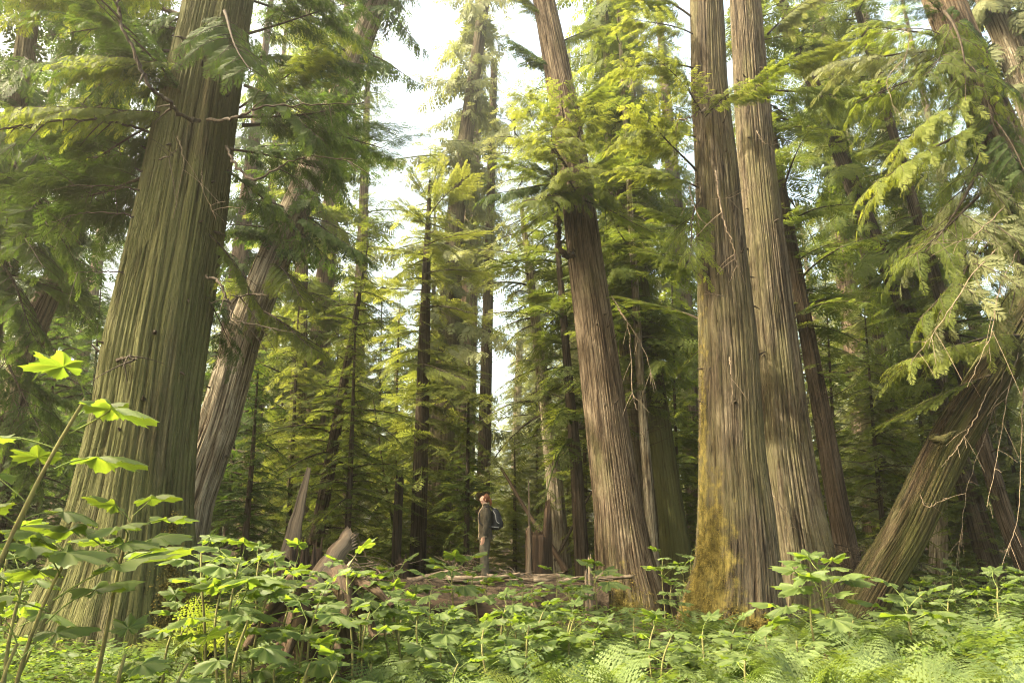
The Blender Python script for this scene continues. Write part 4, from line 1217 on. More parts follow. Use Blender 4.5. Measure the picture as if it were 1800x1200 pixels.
for i in range(14):
    Y = 12.0 + i * 0.9
    px = 560 + _r.random() * 420
    g = G(W(px, 960, Y).x, Y)
    hz = g + _r.uniform(0.5, 0.8); dz = hz - HC
    tt = (dz * CP - Y * SP) / (Y * CP + dz * SP)
    RB.append((px, CY - F * tt, Y, 6, 0.26))
club_patch(RB, 'small devil\'s club', 'behind the fallen log and stumps', GR, 460)


def filler(n, x0, x1, Y0, Y1, h0, h1, what, where, seed, size=.25):
    rr = random.Random(seed); out = []
    for i in range(n):
        Y = Y0 + (Y1 - Y0) * rr.random()
        px = x0 + (x1 - x0) * (i + rr.random()) / n
        xw = (px - CX) / F * Y
        dz = G(xw, Y) + rr.uniform(h0, h1) - HC
        t = (dz * CP - Y * SP) / (Y * CP + dz * SP)
        out.append((px, CY - F * t, Y, rr.choice((5, 6, 7)), size))
    club_patch(out, what, where, GR, seed)


filler(5, 360, 720, 5.0, 6.6, .35, .60, 'low devil\'s club', 'in front of the root wad', 500)
filler(7, 700, 1060, 6.0, 9.0, .35, .60, 'low devil\'s club', 'below the fallen log', 530)
filler(3, 900, 1120, 8.5, 11.5, .55, .80, 'upper devil\'s club', 'right before the fallen log', 560)
filler(6, 350, 700, 7.5, 10.5, .55, .95, 'upper devil\'s club', 'around the splintered stump', 590)
filler(3, -30, 340, 4.2, 6.2, .35, .8, 'shade-dark devil\'s club', 'low at the massive cedar', 650)
filler(10, 0, 120, 8.0, 13.0, .5, .9, 'sunlit devil\'s club', 'left of the massive cedar', 680)
filler(12, 1600, 1820, 9.0, 20.0, .55, .9, 'crowded devil\'s club', 'in the bright right clearing', 710)


# ------------------------------------------------------------------ ferns
def frond_arrays(seed, n=15, sub=6, L=0.75, lod=1):
    rg = np.random.default_rng(seed)
    V, Fc = [], []
    def tri(a, b, c):
        i = len(V); V.extend([a, b, c]); Fc.append((i, i + 1, i + 2))
    arch = rg.uniform(0.5, 0.85)
    def sp(t):
        th = 1.15 - arch * 1.55 * t
        return None
    # arching midrib in the xz plane
    ts = np.linspace(0, 1, 40)
    th = rg.uniform(1.0, 1.3) - 1.5 * arch * ts
    X = np.concatenate([[0], np.cumsum(np.cos(th[1:]))]) * L / 39
    Z = np.concatenate([[0], np.cumsum(np.sin(th[1:]))]) * L / 39
    yb = rg.uniform(-0.1, 0.1)
    def rib(t):
        return np.array([np.interp(t, ts, X), yb * t * t * L, np.interp(t, ts, Z)])
    def tan(t):
        d = rib(min(1, t + .02)) - rib(max(0, t - .02)); return d / np.linalg.norm(d)
    for i in range(8):
        a, b = rib(i / 8), rib((i + 1) / 8)
        w = np.array([0, 0.004 * (1 - i / 9), 0])
        tri(a - w, a + w, b)
        tri(a + w, b + w * .8, b - w * .8)
    for i in range(n):
        t = 0.14 + 0.86 * i / n
        prof = math.sin(min(1.0, (1 - t) * 1.35 + 0.03) * 1.5708) * min(1, 0.45 + (t - 0.14) * 2.2)
        l = 0.19 * L / 0.75 * prof
        c, tg = rib(t), tan(t)
        for s in (-1, 1):
            lat = np.array([0, s, 0.0])
            an = rg.uniform(1.15, 1.35)
            d = tg * math.cos(an) + lat * math.sin(an) + np.array([0, 0, -0.12])
            d /= np.linalg.norm(d)
            nrm = np.cross(d, lat); nrm = np.cross(tg, lat) * s
            e = tg
            dr = rg.uniform(0.02, 0.25)
            def P(u, q):
                return c + d * l * u + e * q + np.array([0, 0, -dr * l * u * u])
            if lod == 0:
                w = l * 0.16
                tri(P(0, 0), P(.4, w), P(1, 0)); tri(P(0, 0), P(1, 0), P(.4, -w))
                continue
            tri(P(0, -l * .02), P(1, 0), P(0, l * .02))
            for k in range(sub):
                u = (k + .35) / sub
                u = u + rg.uniform(-.05, .05); w = l * rg.uniform(.17, .30) * (1 - u * .8)
                st = 0.46 / sub
                tri(P(u - st, 0), P(u + st, 0), P(u + st * .9, w))
                tri(P(u - st, 0), P(u + st * .9, -w), P(u + st, 0))
    return np.array(V, np.float32), np.array(Fc, np.int64)


FR1 = [frond_arrays(s, 17, 6, 0.75) for s in (1, 2, 3, 4)]
FR0 = [frond_arrays(s, 12, 3, 0.75, 0) for s in (5, 6)]


def fern_into(mb, x, y, z, rg, s, fr, nf):
    a0 = rg.uniform(0, 6.28); base = rg.uniform(0.2, 0.8)
    for k in range(nf):
        v, f = fr[int(rg.integers(0, len(fr)))]
        a = a0 + k * 6.283 / nf + rg.uniform(-.35, .35)
        sc = s * rg.uniform(0.75, 1.15)
        tl = rg.uniform(-0.25, 0.35)
        R = np.array((Matrix.Rotation(a, 3, 'Z') @ Matrix.Rotation(tl, 3, 'Y') @ Matrix.Rotation(rg.uniform(-.4, .4), 3, 'X')))
        mb.add((v * sc) @ R.T + np.array([x, y, z]), f, 0, np.full(len(v), np.clip(base + rg.uniform(-.25, .25), 0, 1)))


def blocked(x, y):
    """inside a trunk's foot"""
    for k, t in TREES.items():
        b = t['base']
        if (b.x - x) ** 2 + (b.y - y) ** 2 < (max(t['R'][0], 0.1) * 0.8) ** 2:
            return True
    return False


def rng_skip(rg):
    return rg.random() < 0.25


def fern_bed():
    rg = np.random.default_rng(31)
    mb = MB()
    n = 0
    for _ in range(2200):
        Y = 3.0 + 11.5 * rg.random() ** 1.45
        px = rg.uniform(-60, 1860)
        x = (px - 900) / F * (Y * 1.0)
        if px < 380 and Y > 7.4: continue
        if 440 < px < 1180 and Y > 11.0: continue
        if px < 700 and Y > 6.0 and rg.random() < 0.3: continue
        if px < 700 and rg.random() < 0.35: continue
        if blocked(x, Y) or n >= 420: continue
        near = Y < 6.8
        s = rg.uniform(0.65, 1.25) * (1.0 if px > 700 else 0.85)
        fern_into(mb, x, Y, G(x, Y) - 0.02, rg, s, FR1 if near else FR0, int(rg.integers(6, 9)))
        n += 1
    o = mb.build('fern_bed', M['fern'], smooth=False)
    tag(o, 'dense bed of lacy green ferns covering the near ground', None, kind='stuff')


fern_bed()
FERN_ME = []
for s in (61, 62, 63):
    mb = MB(); fern_into(mb, 0, 0, 0, np.random.default_rng(s), 1.0, FR1, 8)
    FERN_ME.append(mb.mesh('fronds', M['fern'], smooth=False))
M['fern_lit'] = leaf_mat('fern_frond_sun_tint', (0.12, 0.15, 0.035), (0.24, 0.31, 0.03), 0.5, 0.35, 0.55)  # yellower copy of the fern colour with sunlight painted in
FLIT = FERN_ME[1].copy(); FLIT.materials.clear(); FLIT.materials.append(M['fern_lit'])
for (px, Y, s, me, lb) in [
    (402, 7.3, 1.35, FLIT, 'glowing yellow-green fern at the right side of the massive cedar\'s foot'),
    (375, 5.7, 0.8, FERN_ME[0], 'grey-green fern leaning on the massive cedar\'s right root'),
    (1440, 6.8, 1.05, FERN_ME[2], 'tall fern rising in front of the pale devil\'s club by the pair'),
    (1520, 6.2, 1.2, FERN_ME[0], 'large fern arching over the bed below the steeply leaning cedar'),
    (1730, 5.2, 1.15, FERN_ME[1], 'tall fern arching near the right edge'),
    (1305, 8.8, 0.7, FERN_ME[2], 'small fern standing against the front trunk of the pair'),
    (80, 3.9, 0.9, FERN_ME[1], 'dark fern before the massive cedar\'s left root'),
    (230, 4.4, 0.75, FERN_ME[2], 'shaded fern at the middle of the massive cedar\'s foot'),
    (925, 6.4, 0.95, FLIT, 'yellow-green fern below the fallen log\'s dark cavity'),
    (1060, 5.6, 1.1, FERN_ME[0], 'large lacy fern below the brown cedar')]:
    x = (px - CX) / F * Y
    r = thing('fern', lb, 'fern', (x, Y, G(x, Y) + (0.18 if Y == 7.3 else 0)), px * 0.7, 'single ferns that stand out of the bed')
    part('fronds', me, r, Matrix.Scale(s, 4))


def leaf_cover():
    """small leaves of seedlings and herbs over the soil"""
    rg = np.random.default_rng(77)
    mb = MB()
    n = 26000
    Y = 3.2 + 26 * rg.random(n) ** 1.5
    px = rg.uniform(-200, 2000, n)
    x = (px - CX) / F * Y * 1.02
    clump = vn(x * 1.1, Y * 1.1, 0 * x, 8)
    keep = clump > 0.33
    Y, x, clump = Y[keep], x[keep], clump[keep]
    m = len(Y)
    k = 7
    z0 = gz(x, Y)
    cx = np.repeat(x, k) + rg.normal(0, 0.12, m * k); cyy = np.repeat(Y, k) + rg.normal(0, 0.12, m * k)
    cz = np.repeat(z0, k) + rg.random(m * k) ** 0.8 * (0.10 + 0.45 * np.repeat(np.clip(clump - .3, 0, 1), k))
    sz = rg.uniform(0.018, 0.05, m * k) * (0.8 + 0.03 * np.repeat(Y, k))
    az = rg.uniform(0, 6.28, m * k)
    d = np.stack([np.cos(az), np.sin(az), rg.uniform(-.4, .4, m * k)], -1)
    e = np.stack([-np.sin(az), np.cos(az), rg.uniform(-.3, .3, m * k)], -1)
    c = np.stack([cx, cyy, cz], -1)
    s = sz[:, None]
    v = np.stack([c - d * s, c + e * s * .6, c + d * s * 1.1, c - e * s * .6], 1).reshape(-1, 3)
    f = np.arange(m * k * 4).reshape(-1, 4)
    mb.add(v, f, 0, np.repeat(rg.random(m * k), 4))
    o = mb.build('ground_cover', M['cover'], smooth=False)
    tag(o, 'small green herbs and seedlings carpeting the forest floor', None, kind='stuff')


leaf_cover()


def litter():
    """fallen sticks, bark chips and needles"""
    rg = np.random.default_rng(12)
    mb = MB()
    for _ in range(900):
        Y = 3.5 + 26 * rg.random(); x = rg.uniform(-0.85, 0.85) * Y
        l = rg.uniform(.15, .9); a = rg.uniform(0, 3.14)
        z = G(x, Y) + 0.05
        d = np.array([math.cos(a), math.sin(a), rg.uniform(-.05, .2)])
        P = [np.array([x, Y, z]) + d * l * t + np.array([0, 0, 0.03 * math.sin(t * 5)]) for t in (0, .4, .7, 1)]
        tube(mb, P, np.linspace(rg.uniform(.006, .016), .004, 4), 4, cap=False)
    tag(mb.build('stick_litter', M['dead']), 'fallen sticks and twigs scattered over the forest floor', None, kind='stuff')


litter()


# ------------------------------------------------------------------ broken wood
def snag_mesh(mb, base, r, h, spikes, seed, lean=(0, 0), rag=0.25, nth=40, taper=0.85, floor=0.35, shell=0.35):
    """a broken-off stem: ragged shell whose rim runs up in splinters"""
    rg = np.random.default_rng(seed)
    a = np.arange(nth) * 2 * math.pi / nth
    top = h * (1 - rag * vn(np.cos(a) * 2 + 3, np.sin(a) * 2 + 3, 0 * a, seed)) - rag * 0.5 * h * rg.random(nth) * 0.6
    for (az, hh, wd) in spikes:
        d = np.abs((a - az + math.pi) % (2 * math.pi) - math.pi)
        top = np.maximum(top, hh * np.clip(1 - (d / wd) ** 1.5, 0, 1) + 0 * a)
    nz = 16
    V, B, FU = [], [], []
    for j in range(nz + 1):
        t = j / nz
        z = top * t
        rr = r * (1 - (1 - taper) * np.clip(z / h, 0, 1.3)) * (1 + 0.10 * np.cos(a * 4 + seed) + 0.07 * np.cos(a * 9 + seed) + 0.35 * np.exp(-z / 0.25))
        rid = np.abs(np.sin(a * 11 + 4 * vn(np.cos(a) * 2, np.sin(a) * 2, z * 0.8, seed)))
        rr = rr + (rid - .6) * r * 0.12
        V.append(np.stack([base[0] + lean[0] * z + rr * np.cos(a), base[1] + lean[1] * z + rr * np.sin(a), base[2] + z], -1))
        B.append(np.stack([np.cos(a) * r * 2, np.sin(a) * r * 2, z], -1)); FU.append(rid)
    # down the inside
    for t in (0.97, 0.7, floor):
        z = np.minimum(top * t, h * 0.8 if t < .9 else 99)
        rr = r * taper * (1 - shell) * (0.9 + 0.2 * rg.random(nth))
        V.append(np.stack([base[0] + lean[0] * z + rr * np.cos(a), base[1] + lean[1] * z + rr * np.sin(a), base[2] + z], -1))
        B.append(np.stack([np.cos(a) * r, np.sin(a) * r, z], -1)); FU.append(rid * .6)
    V.append(np.tile([[base[0] + lean[0] * h * floor, base[1] + lean[1] * h * floor, base[2] + h * floor]], (nth, 1)))
    B.append(V[-1]); FU.append(rid * .4)
    k = len(V)
    i = np.arange(k - 1)[:, None] * nth; j = np.arange(nth)[None, :]; j2 = (j + 1) % nth
    f = np.stack([i + j, i + j2, i + nth + j2, i + nth + j], -1).reshape(-1, 4)
    mb.add(np.concatenate(V), f, 0, np.concatenate(FU), np.concatenate(B))


def sliver(mb, a, b, w0, w1, seed, thick=0.5, m=0, n=14):
    """a long split piece of a trunk: angular section, frayed end"""
    rg = np.random.default_rng(seed)
    A, Bv = np.array(tuple(a)), np.array(tuple(b))
    T = (Bv - A) / np.linalg.norm(Bv - A)
    U = np.cross(T, [0, 1, 0]); U /= np.linalg.norm(U); Vv = np.cross(T, U)
    ns = 12
    q = np.linspace(0, 1, ns)
    ang = np.sort(rg.uniform(0, 6.28, 9)); rad = rg.uniform(.65, 1.15, 9)
    V, B = [], []
    for t in q:
        w = (w0 * (1 - t) + w1 * t)
        c = A + (Bv - A) * t + U * rg.normal(0, .02) * w0
        jit = rg.normal(0, .06, 9)
        if t == 1: jit = rg.normal(0, .1, 9)
        off = rg.normal(0, .35, 9) * w1 * 2.5 * (t == 1)
        V.append(c + (np.cos(ang) * (rad + jit) * w)[:, None] * U + (np.sin(ang) * (rad + jit) * w * thick)[:, None] * Vv + off[:, None] * T)
        B.append(np.stack([np.cos(ang) * w0, np.sin(ang) * w0, np.full(9, t * np.linalg.norm(Bv - A))], -1))
    V.append(np.tile((Bv)[None], (9, 1))); B.append(B[-1])
    k = len(V)
    i = np.arange(k - 1)[:, None] * 9; j = np.arange(9)[None, :]; j2 = (j + 1) % 9
    f = np.stack([i + j, i + j2, i + 9 + j2, i + 9 + j], -1).reshape(-1, 4)
    mb.add(np.concatenate(V), f, m, 0.7, np.concatenate(B))


def px_r(wpx, Y):
    return wpx * 0.5 * Y / F


# left broken stump with the tall sliver
b = W(520, 1030, 9.6)
bz = G(b.x, b.y)
rt = thing('broken_stump', 'low reddish shattered stump with one tall splinter left standing', 'stump', (b.x, b.y, bz))
mb = MB()
hh = W(520, 968, 9.6).z - bz
snag_mesh(mb, (0, 0, -0.1), px_r(74, 9.6), hh, [(0.2, hh * 1.2, .25), (1.4, hh * 1.15, .2), (5.2, hh * 1.25, .22), (4.2, hh * 1.1, .25)], 4, rag=0.45)
mb.build('shell', M['rot'], rt, smooth=False)
mb = MB()
o_ = Vector((b.x, b.y, bz))
sliver(mb, W(492, 1040, 9.5) - o_, W(543, 822, 9.6) - o_, px_r(38, 9.5), px_r(7, 9.5), 5)
sliver(mb, W(505, 1010, 9.45) - o_, W(526, 905, 9.55) - o_, px_r(20, 9.5), px_r(3, 9.5), 6)
mb.build('splinter', M['wood'], rt, smooth=False)
mb = MB()
for k in range(9):
    x0 = 512 + k * 6
    sliver(mb, W(x0, 1000, 9.3 + .08 * (k % 3)) - o_, W(x0 + random.uniform(-4, 8), 960 - random.uniform(0, 22), 9.4) - o_, px_r(9, 9.5), px_r(1.5, 9.5), 20 + k)
mb.build('splinter', M['rot'], rt, smooth=False)

# tilted broken log
a_, b_ = W(566, 1010, 8.9), W(620, 940, 9.2)
rt = thing('broken_log', 'short grey log tilted up to the right with a ragged end, among the leaves', 'log', (a_.x, a_.y, G(a_.x, a_.y)))
mb = MB(); sliver(mb, W(545, 1045, 8.7) - rt.location, b_ - rt.location, px_r(40, 9), px_r(30, 9), 31, 0.8)
mb.build('log_body', M['wood'], rt, smooth=False)
mb = MB()
for k in range(6):
    sliver(mb, W(606 + k * 2, 950 + k * 3, 9.1) - rt.location, W(625 + k, 934 + k * 5, 9.15) - rt.location, px_r(6, 9), px_r(1, 9), 40 + k)
mb.build('splinter', M['dead'], rt, smooth=False)

# rotten root wad below
b = W(560, 1100, 8.0)
rt = thing('root_wad', 'dark rotten upturned root mass low among the leaves, beside the tilted log', 'stump', (b.x, b.y, G(b.x, b.y)))
mb = MB()
hh = W(560, 1015, 8.0).z - rt.location.z
snag_mesh(mb, (0, 0, -0.1), px_r(150, 8), hh, [(0.1, hh * 1.25, .4), (4.4, hh * 1.0, .5)], 14, rag=0.5, taper=0.5, floor=0.5)
mb.build('heartwood', M['rot'], rt, smooth=False)
mb = MB()
rg = np.random.default_rng(8)
for (p0, p1, p2, w) in [((520, 1040), (470, 1090), (430, 1140), 34), ((540, 1060), (520, 1110), (500, 1160), 30), ((600, 1040), (640, 1075), (660, 1120), 30),
                        ((560, 1070), (580, 1110), (600, 1150), 26), ((600, 1010), (607, 1040), (608, 1090), 46), ((575, 1010), (650, 1030), (690, 1065), 22),
                        ((520, 1010), (480, 1060), (445, 1100), 22)]:
    mb = MB(); ps = smooth_path([W(*p0, 7.7) - rt.location, W(*p1, 7.3) - rt.location, W(*p2, 7.0) - rt.location], 6)
    tube(mb, ps, np.linspace(px_r(w, 7.6), px_r(w * .3, 7.6), len(ps)), 10, lump=.35, seed=w)
    mb.build('root', M['rot'], rt)
mb = MB()
sliver(mb, W(585, 1025, 7.6) - rt.location, W(618, 985, 7.8) - rt.location, px_r(14, 8), px_r(2, 8), 61)
sliver(mb, W(608, 1000, 7.7) - rt.location, W(626, 975, 7.8) - rt.location, px_r(8, 8), px_r(1, 8), 62)
sliver(mb, W(560, 1050, 7.4) - rt.location, W(640, 1000, 7.7) - rt.location, px_r(12, 8), px_r(4, 8), 63)
mb.build('splinter', M['dead'], rt, smooth=False)

# jagged brown snag right of the hiker
Yk = 15.6
b = W(947, 1040, Yk)
rt = thing('jagged_snag', 'jagged reddish brown snag with a hollow broken top, right of the hiker', 'stump', (b.x, b.y, G(b.x, b.y)))
mb = MB()
zt = lambda py: W(947, py, Yk).z - rt.location.z
snag_mesh(mb, (0, 0, -0.1), px_r(42, Yk), zt(915), [(0.0, zt(868), .35), (0.5, zt(880), .3), (3.2, zt(905), .3), (5.6, zt(862), .28)], 24, rag=0.12, taper=.95, floor=.8)
mb.build('shell', M['rot'], rt, smooth=False)
mb = MB()
sliver(mb, W(930, 960, Yk - .3) - rt.location, W(929, 845, Yk - .3) - rt.location, px_r(6, Yk), px_r(2, Yk), 71)
sliver(mb, W(931, 1030, Yk - .35) - rt.location, W(931, 925, Yk - .35) - rt.location, px_r(13, Yk), px_r(7, Yk), 72)
mb.build('splinter', M['wood'], rt, smooth=False)

# a small dark snag and pale stakes
def small_snag(label, px, py0, py1, w, Y, mat, seed):
    b = W(px, 960, Y)
    g = G(b.x, b.y)
    rt = thing('snag', label, 'stump', (b.x, b.y, g))
    mb = MB(); h = W(px, py1, Y).z - g
    snag_mesh(mb, (0, 0, -0.1), px_r(w, Y), h, [(1, h * 1.08, .4), (4, h * 1.12, .4)], seed, rag=.1, nth=20, floor=.85)
    mb.build('stem', M[mat], rt, smooth=False)
small_snag('thin dark snag standing left of the feathery dark hemlock', 697, 1000, 822, 15, 17.5, 'bark_dark', 81)
small_snag('orange-brown rotten stub left of the feathery dark hemlock\'s foot', 708, 1000, 965, 22, 16.8, 'rot', 82)
small_snag('pale thin broken stake left of the large brown cedar', 1036, 1060, 965, 7, 13.2, 'dead', 83)
small_snag('short white broken stake leaning by the large brown cedar', 1029, 1060, 990, 6, 13.0, 'dead', 84)
small_snag('rotten stub at the right side of the large brown cedar\'s foot', 1170, 1060, 1005, 26, 14.6, 'rot', 85)

# leaning dead poles
def pole(label, a, b, w0, w1, mat='dead', name='dead_pole'):
    A, Bv = W(*a), W(*b)
    mb = MB()
    ps = [A.lerp(Bv, t) + Vector((0.02 * math.sin(t * 9), 0, 0.03 * math.sin(t * 6))) - A for t in np.linspace(0, 1, 12)]
    tube(mb, ps, np.linspace(w0, w1, 12), 8, lump=.15)
    o = mb.build(name, M[mat]); o.location = A
    tag(o, label, 'dead wood')
pole('dead pole leaning from the ground up to the left, behind the jagged snag', (995, 1005, 17), (880, 822, 18.5), .070, .035, 'rot')
pole('thin fallen dead stem slanting behind the dark straight hemlock', (975, 985, 19.5), (1075, 800, 20.5), .04, .025, 'twig')
pole('curved dead stem slanting left of the feathery dark hemlock', (700, 985, 20), (655, 700, 19), .045, .02, 'twig')
pole('dead pole lying on the brush behind the pale leaning cedar', (360, 985, 14), (470, 930, 16), .06, .04)

# fallen log the hiker stands on
Yl = 13.7
cz = lambda px, py: W(px, py, Yl)
top = W(850, 1017, 14.0).z
x0, x1 = W(690, 1040, Yl).x, W(1065, 1040, Yl).x
rt = thing('fallen_log', 'big decayed fallen log under the hiker, littered on top and dark beneath', 'log', ((x0 + x1) / 2, Yl, G((x0 + x1) / 2, Yl)))
L = x1 - x0
xs = np.linspace(-L / 2, L / 2, 26)
mb = MB()
zc = top - rt.location.z - 0.42
pts = [(x, 0.25 * math.sin(x * .8) * .3 + 0.12 * x * .3, zc + 0.04 * math.sin(x * 2)) for x in xs]
tube(mb, pts, [0.42 + 0.04 * math.sin(x * 3) for x in xs], 26, lump=.14, seed=3)
mb.build('log_body', M['litter'], rt)
mb = MB()
rg = np.random.default_rng(41)
for k in range(46):
    x = rg.uniform(-L / 2, L / 2); l = rg.uniform(.2, .9); a = rg.uniform(-.5, .5)
    zz = zc + .40 + rg.uniform(-.05, .08); yy = rg.uniform(-.35, .1)
    d = np.array([math.cos(a), math.sin(a) * .6, rg.uniform(-.15, .3)])
    P = [np.array([x, yy, zz]) + d * l * t for t in (0, .3, .6, 1)]
    if k % 3: tube(mb, P, np.linspace(.018, .006, 4), 5, lump=.3, seed=k)
    else: sliver(mb, P[0], P[-1] + np.array([0, 0, .02]), .07, .03, k, .35)
mb.build('bark_slab', M['dead'], rt, smooth=False)
mb = MB()
for k in range(7):
    x = -L / 2 + .4 + k * .55
    mb = MB(); ps = smooth_path([(x, -.25, zc + .1), (x + .15, -.55, zc - .2), (x + .1, -.7, -0.1)], 6)
    tube(mb, ps, np.linspace(.07, .03, len(ps)), 7, lump=.3, seed=k)
    mb.build('root', M['rot'], rt)
# second log, lying before and lower: the lip over the dark cavity
a_, b_ = W(705, 1058, 12.2), W(890, 1078, 12.0)
mb = MB(); ps = [a_.lerp(b_, t) - a_ for t in np.linspace(0, 1, 12)]
tube(mb, ps, np.linspace(.15, .11, 12), 14, lump=.3, seed=9)
o = mb.build('rotten_log', M['rot']); o.location = a_
tag(o, 'thin reddish rotten log lying lower, across the front of the dark cavity', 'log')


def brush(label, px, py, Y, n, w, h, seed, mat='dead'):
    rg = np.random.default_rng(seed)
    c = W(px, py, Y)
    mb = MB()
    for _ in range(n):
        st = np.array([rg.normal(0, w * .4), rg.normal(0, .35), rg.uniform(-.1, h * .8)])
        a = rg.uniform(0, 6.28); l = rg.uniform(.3, 1.1) * w
        d = np.array([math.cos(a), math.sin(a) * .6, rg.uniform(-.3, .5)]) * l
        bn = rg.normal(0, .12, 3) * l
        P = [st + d * (t - .3) + bn * math.sin(t * 3.1) for t in np.linspace(0, 1, 7)]
        tube(mb, P, np.linspace(rg.uniform(.006, .018), .003, 7), 5, cap=False)
        for q in range(2):
            i = int(rg.integers(2, 6)); d2 = d * .3 + rg.normal(0, .15, 3) * l
            tube(mb, [P[i], P[i] + d2 * .5, P[i] + d2 + np.array([0, 0, .03])], [.006, .004, .002], 4, cap=False)
    o = mb.build('brush_pile', M[mat]); o.location = (c.x, Y, max(c.z, G(c.x, Y)))
    tag(o, label, 'brush pile')
brush('pile of dead branches between the pair and the steeply leaning cedar', 1515, 1015, 12.8, 44, .6, .7, 1, 'twig')
brush('heap of dead twigs on the log left of the hiker\'s legs', 815, 1003, 14.4, 34, .55, .35, 2)
brush('dead branches on the log right of the hiker\'s legs', 905, 1012, 14.4, 22, .5, .15, 3)
brush('low tangle of dead branches behind the broken stumps', 640, 1005, 13.0, 26, .8, .3, 5)


# dead, bare and curling limbs drawn on the trunks
def limb(key, pts, r0, r1, mat='dead', name='dead_limb', twigs=0, seed=0, k=8):
    root = TREES[key]['root']
    ps = smooth_path([W(*p) - root.location for p in pts], k)
    mb = MB()
    rg = np.random.default_rng(seed)
    ps = [p + Vector(rg.normal(0, r0 * .22 + .004, 3)) if 0 < i < len(ps) - 1 else p for i, p in enumerate(ps)]
    tube(mb, ps, np.linspace(r0 * (.85 if r0 > .05 else .62), r1 * .7, len(ps)), 8, lump=.4, seed=seed + 1)
    for _ in range(twigs):
        i = int(rg.integers(len(ps) // 4, len(ps) - 1)); l = rg.uniform(.15, .55)
        d = np.array(tuple((ps[i] - ps[i - 1]).normalized())) + rg.normal(0, .8, 3)
        P = [np.array(tuple(ps[i])) + d * l * t * .6 + np.array([0, 0, -.25 * l * t * t]) for t in (0, .3, .6, 1)]
        tube(mb, P, np.linspace(r1 * 1.1, .0025, 4), 4, cap=False)
    mb.build(name, M[mat], root)


limb('t14', [(1010, 447, 14.1), (996, 450, 14.0), (984, 436, 13.9), (983, 400, 13.9), (980, 350, 13.9), (976, 300, 13.9), (972, 230, 13.9)], .085, .05, 'twig', 'hooked_limb', 0, 1)
limb('t14', [(1040, 350, 14.1), (1080, 368, 13.8), (1140, 385, 13.4)], .025, .006, 'twig', twigs=5, seed=2)
limb('t14', [(995, 350, 14.1), (930, 380, 13.8), (890, 420, 13.6)], .02, .004, 'twig', twigs=6, seed=3)
limb('t14', [(1085, 540, 14.1), (1105, 580, 13.5), (1112, 690, 13.2), (1120, 720, 13.1)], .02, .006, twigs=6, seed=4)
limb('t14', [(1075, 520, 14.1), (1100, 560, 13.5), (1135, 620, 13.3), (1150, 690, 13.2)], .016, .004, twigs=8, seed=5)
limb('t19', [(1258, 300, 11.5), (1262, 330, 11.3), (1272, 390, 11.25), (1288, 430, 11.2), (1296, 470, 11.2)], .035, .01, twigs=6, seed=6)
limb('t19', [(1272, 520, 11.5), (1258, 518, 11.2), (1240, 512, 11.1)], .014, .005, twigs=2, seed=7)
limb('t19', [(1283, 628, 11.4), (1285, 660, 11.25), (1287, 710, 11.2)], .018, .008, twigs=1, seed=8)
limb('t19', [(1240, 190, 11.6), (1210, 208, 11.2), (1180, 212, 10.9)], .03, .012, twigs=4, seed=9)
limb('t19', [(1230, 320, 11.7), (1212, 330, 11.3), (1228, 380, 11.1), (1248, 398, 11.0)], .014, .004, twigs=7, seed=10)
limb('t19', [(1250, 350, 11.5), (1290, 345, 11.3), (1330, 320, 11.2)], .01, .003, twigs=6, seed=11)
limb('t20', [(1330, 230, 13.2), (1342, 250, 13.0), (1362, 255, 12.9)], .014, .004, twigs=4, seed=12)
limb('t20', [(1352, 860, 13.0), (1380, 900, 12.6), (1400, 930, 12.4)], .014, .004, twigs=4, seed=13)
limb('t1', [(350, 212, 7.9), (322, 205, 7.6), (290, 175, 7.3), (262, 150, 7.1), (240, 100, 7.0), (212, 40, 6.9), (206, -10, 6.9)], .045, .02, 'twig', twigs=10, seed=14)
limb('t1', [(365, 212, 7.9), (410, 208, 7.6), (455, 190, 7.5), (520, 185, 7.5), (640, 180, 7.6)], .035, .008, 'twig', twigs=10, seed=15)
limb('t1', [(398, 258, 8.1), (412, 285, 7.8), (440, 316, 7.6), (480, 300, 7.6), (540, 275, 7.6), (620, 285, 7.6)], .035, .007, 'twig', twigs=10, seed=16)
limb('t1', [(262, 232, 8.3), (200, 215, 8.0), (120, 210, 7.8), (60, 220, 7.6), (0, 228, 7.5)], .028, .015, 'twig', twigs=10, seed=17)
limb('t1', [(245, 335, 8.1), (200, 328, 8.0), (120, 325, 7.9)], .02, .006, 'twig', twigs=5, seed=18)
limb('t1', [(240, 382, 8.1), (200, 374, 8.0), (140, 376, 7.9), (90, 390, 7.8)], .02, .005, 'twig', twigs=6, seed=19)
limb('t1', [(225, 478, 8.1), (190, 477, 8.0), (130, 480, 7.9)], .02, .006, 'twig', twigs=4, seed=20)
limb('t1', [(362, 485, 8.0), (385, 497, 7.8), (402, 530, 7.7), (425, 520, 7.6), (460, 518, 7.5)], .03, .008, 'twig', twigs=8, seed=21)
limb('t1', [(402, 525, 7.7), (410, 560, 7.6), (450, 572, 7.5), (520, 585, 7.4)], .016, .004, 'twig', twigs=8, seed=22)
limb('t1', [(205, 632, 8.0), (225, 628, 7.8), (240, 632, 7.7)], .03, .012, 'twig', twigs=6, seed=23)
limb('t1', [(280, 280, 7.9), (300, 274, 7.7), (318, 255, 7.6)], .018, .005, 'twig', twigs=4, seed=24)
limb('t1', [(355, 300, 7.9), (356, 330, 7.8), (380, 385, 7.7)], .007, .003, 'dead', twigs=3, seed=25)
limb('t1', [(312, 240, 7.9), (322, 275, 7.7), (322, 300, 7.7)], .007, .003, 'dead', twigs=3, seed=26)
limb('t21', [(1640, 768, 11.8), (1655, 772, 11.6), (1672, 762, 11.5)], .09, .05, 'bark_moss', 'broken_stub', 2, 27)
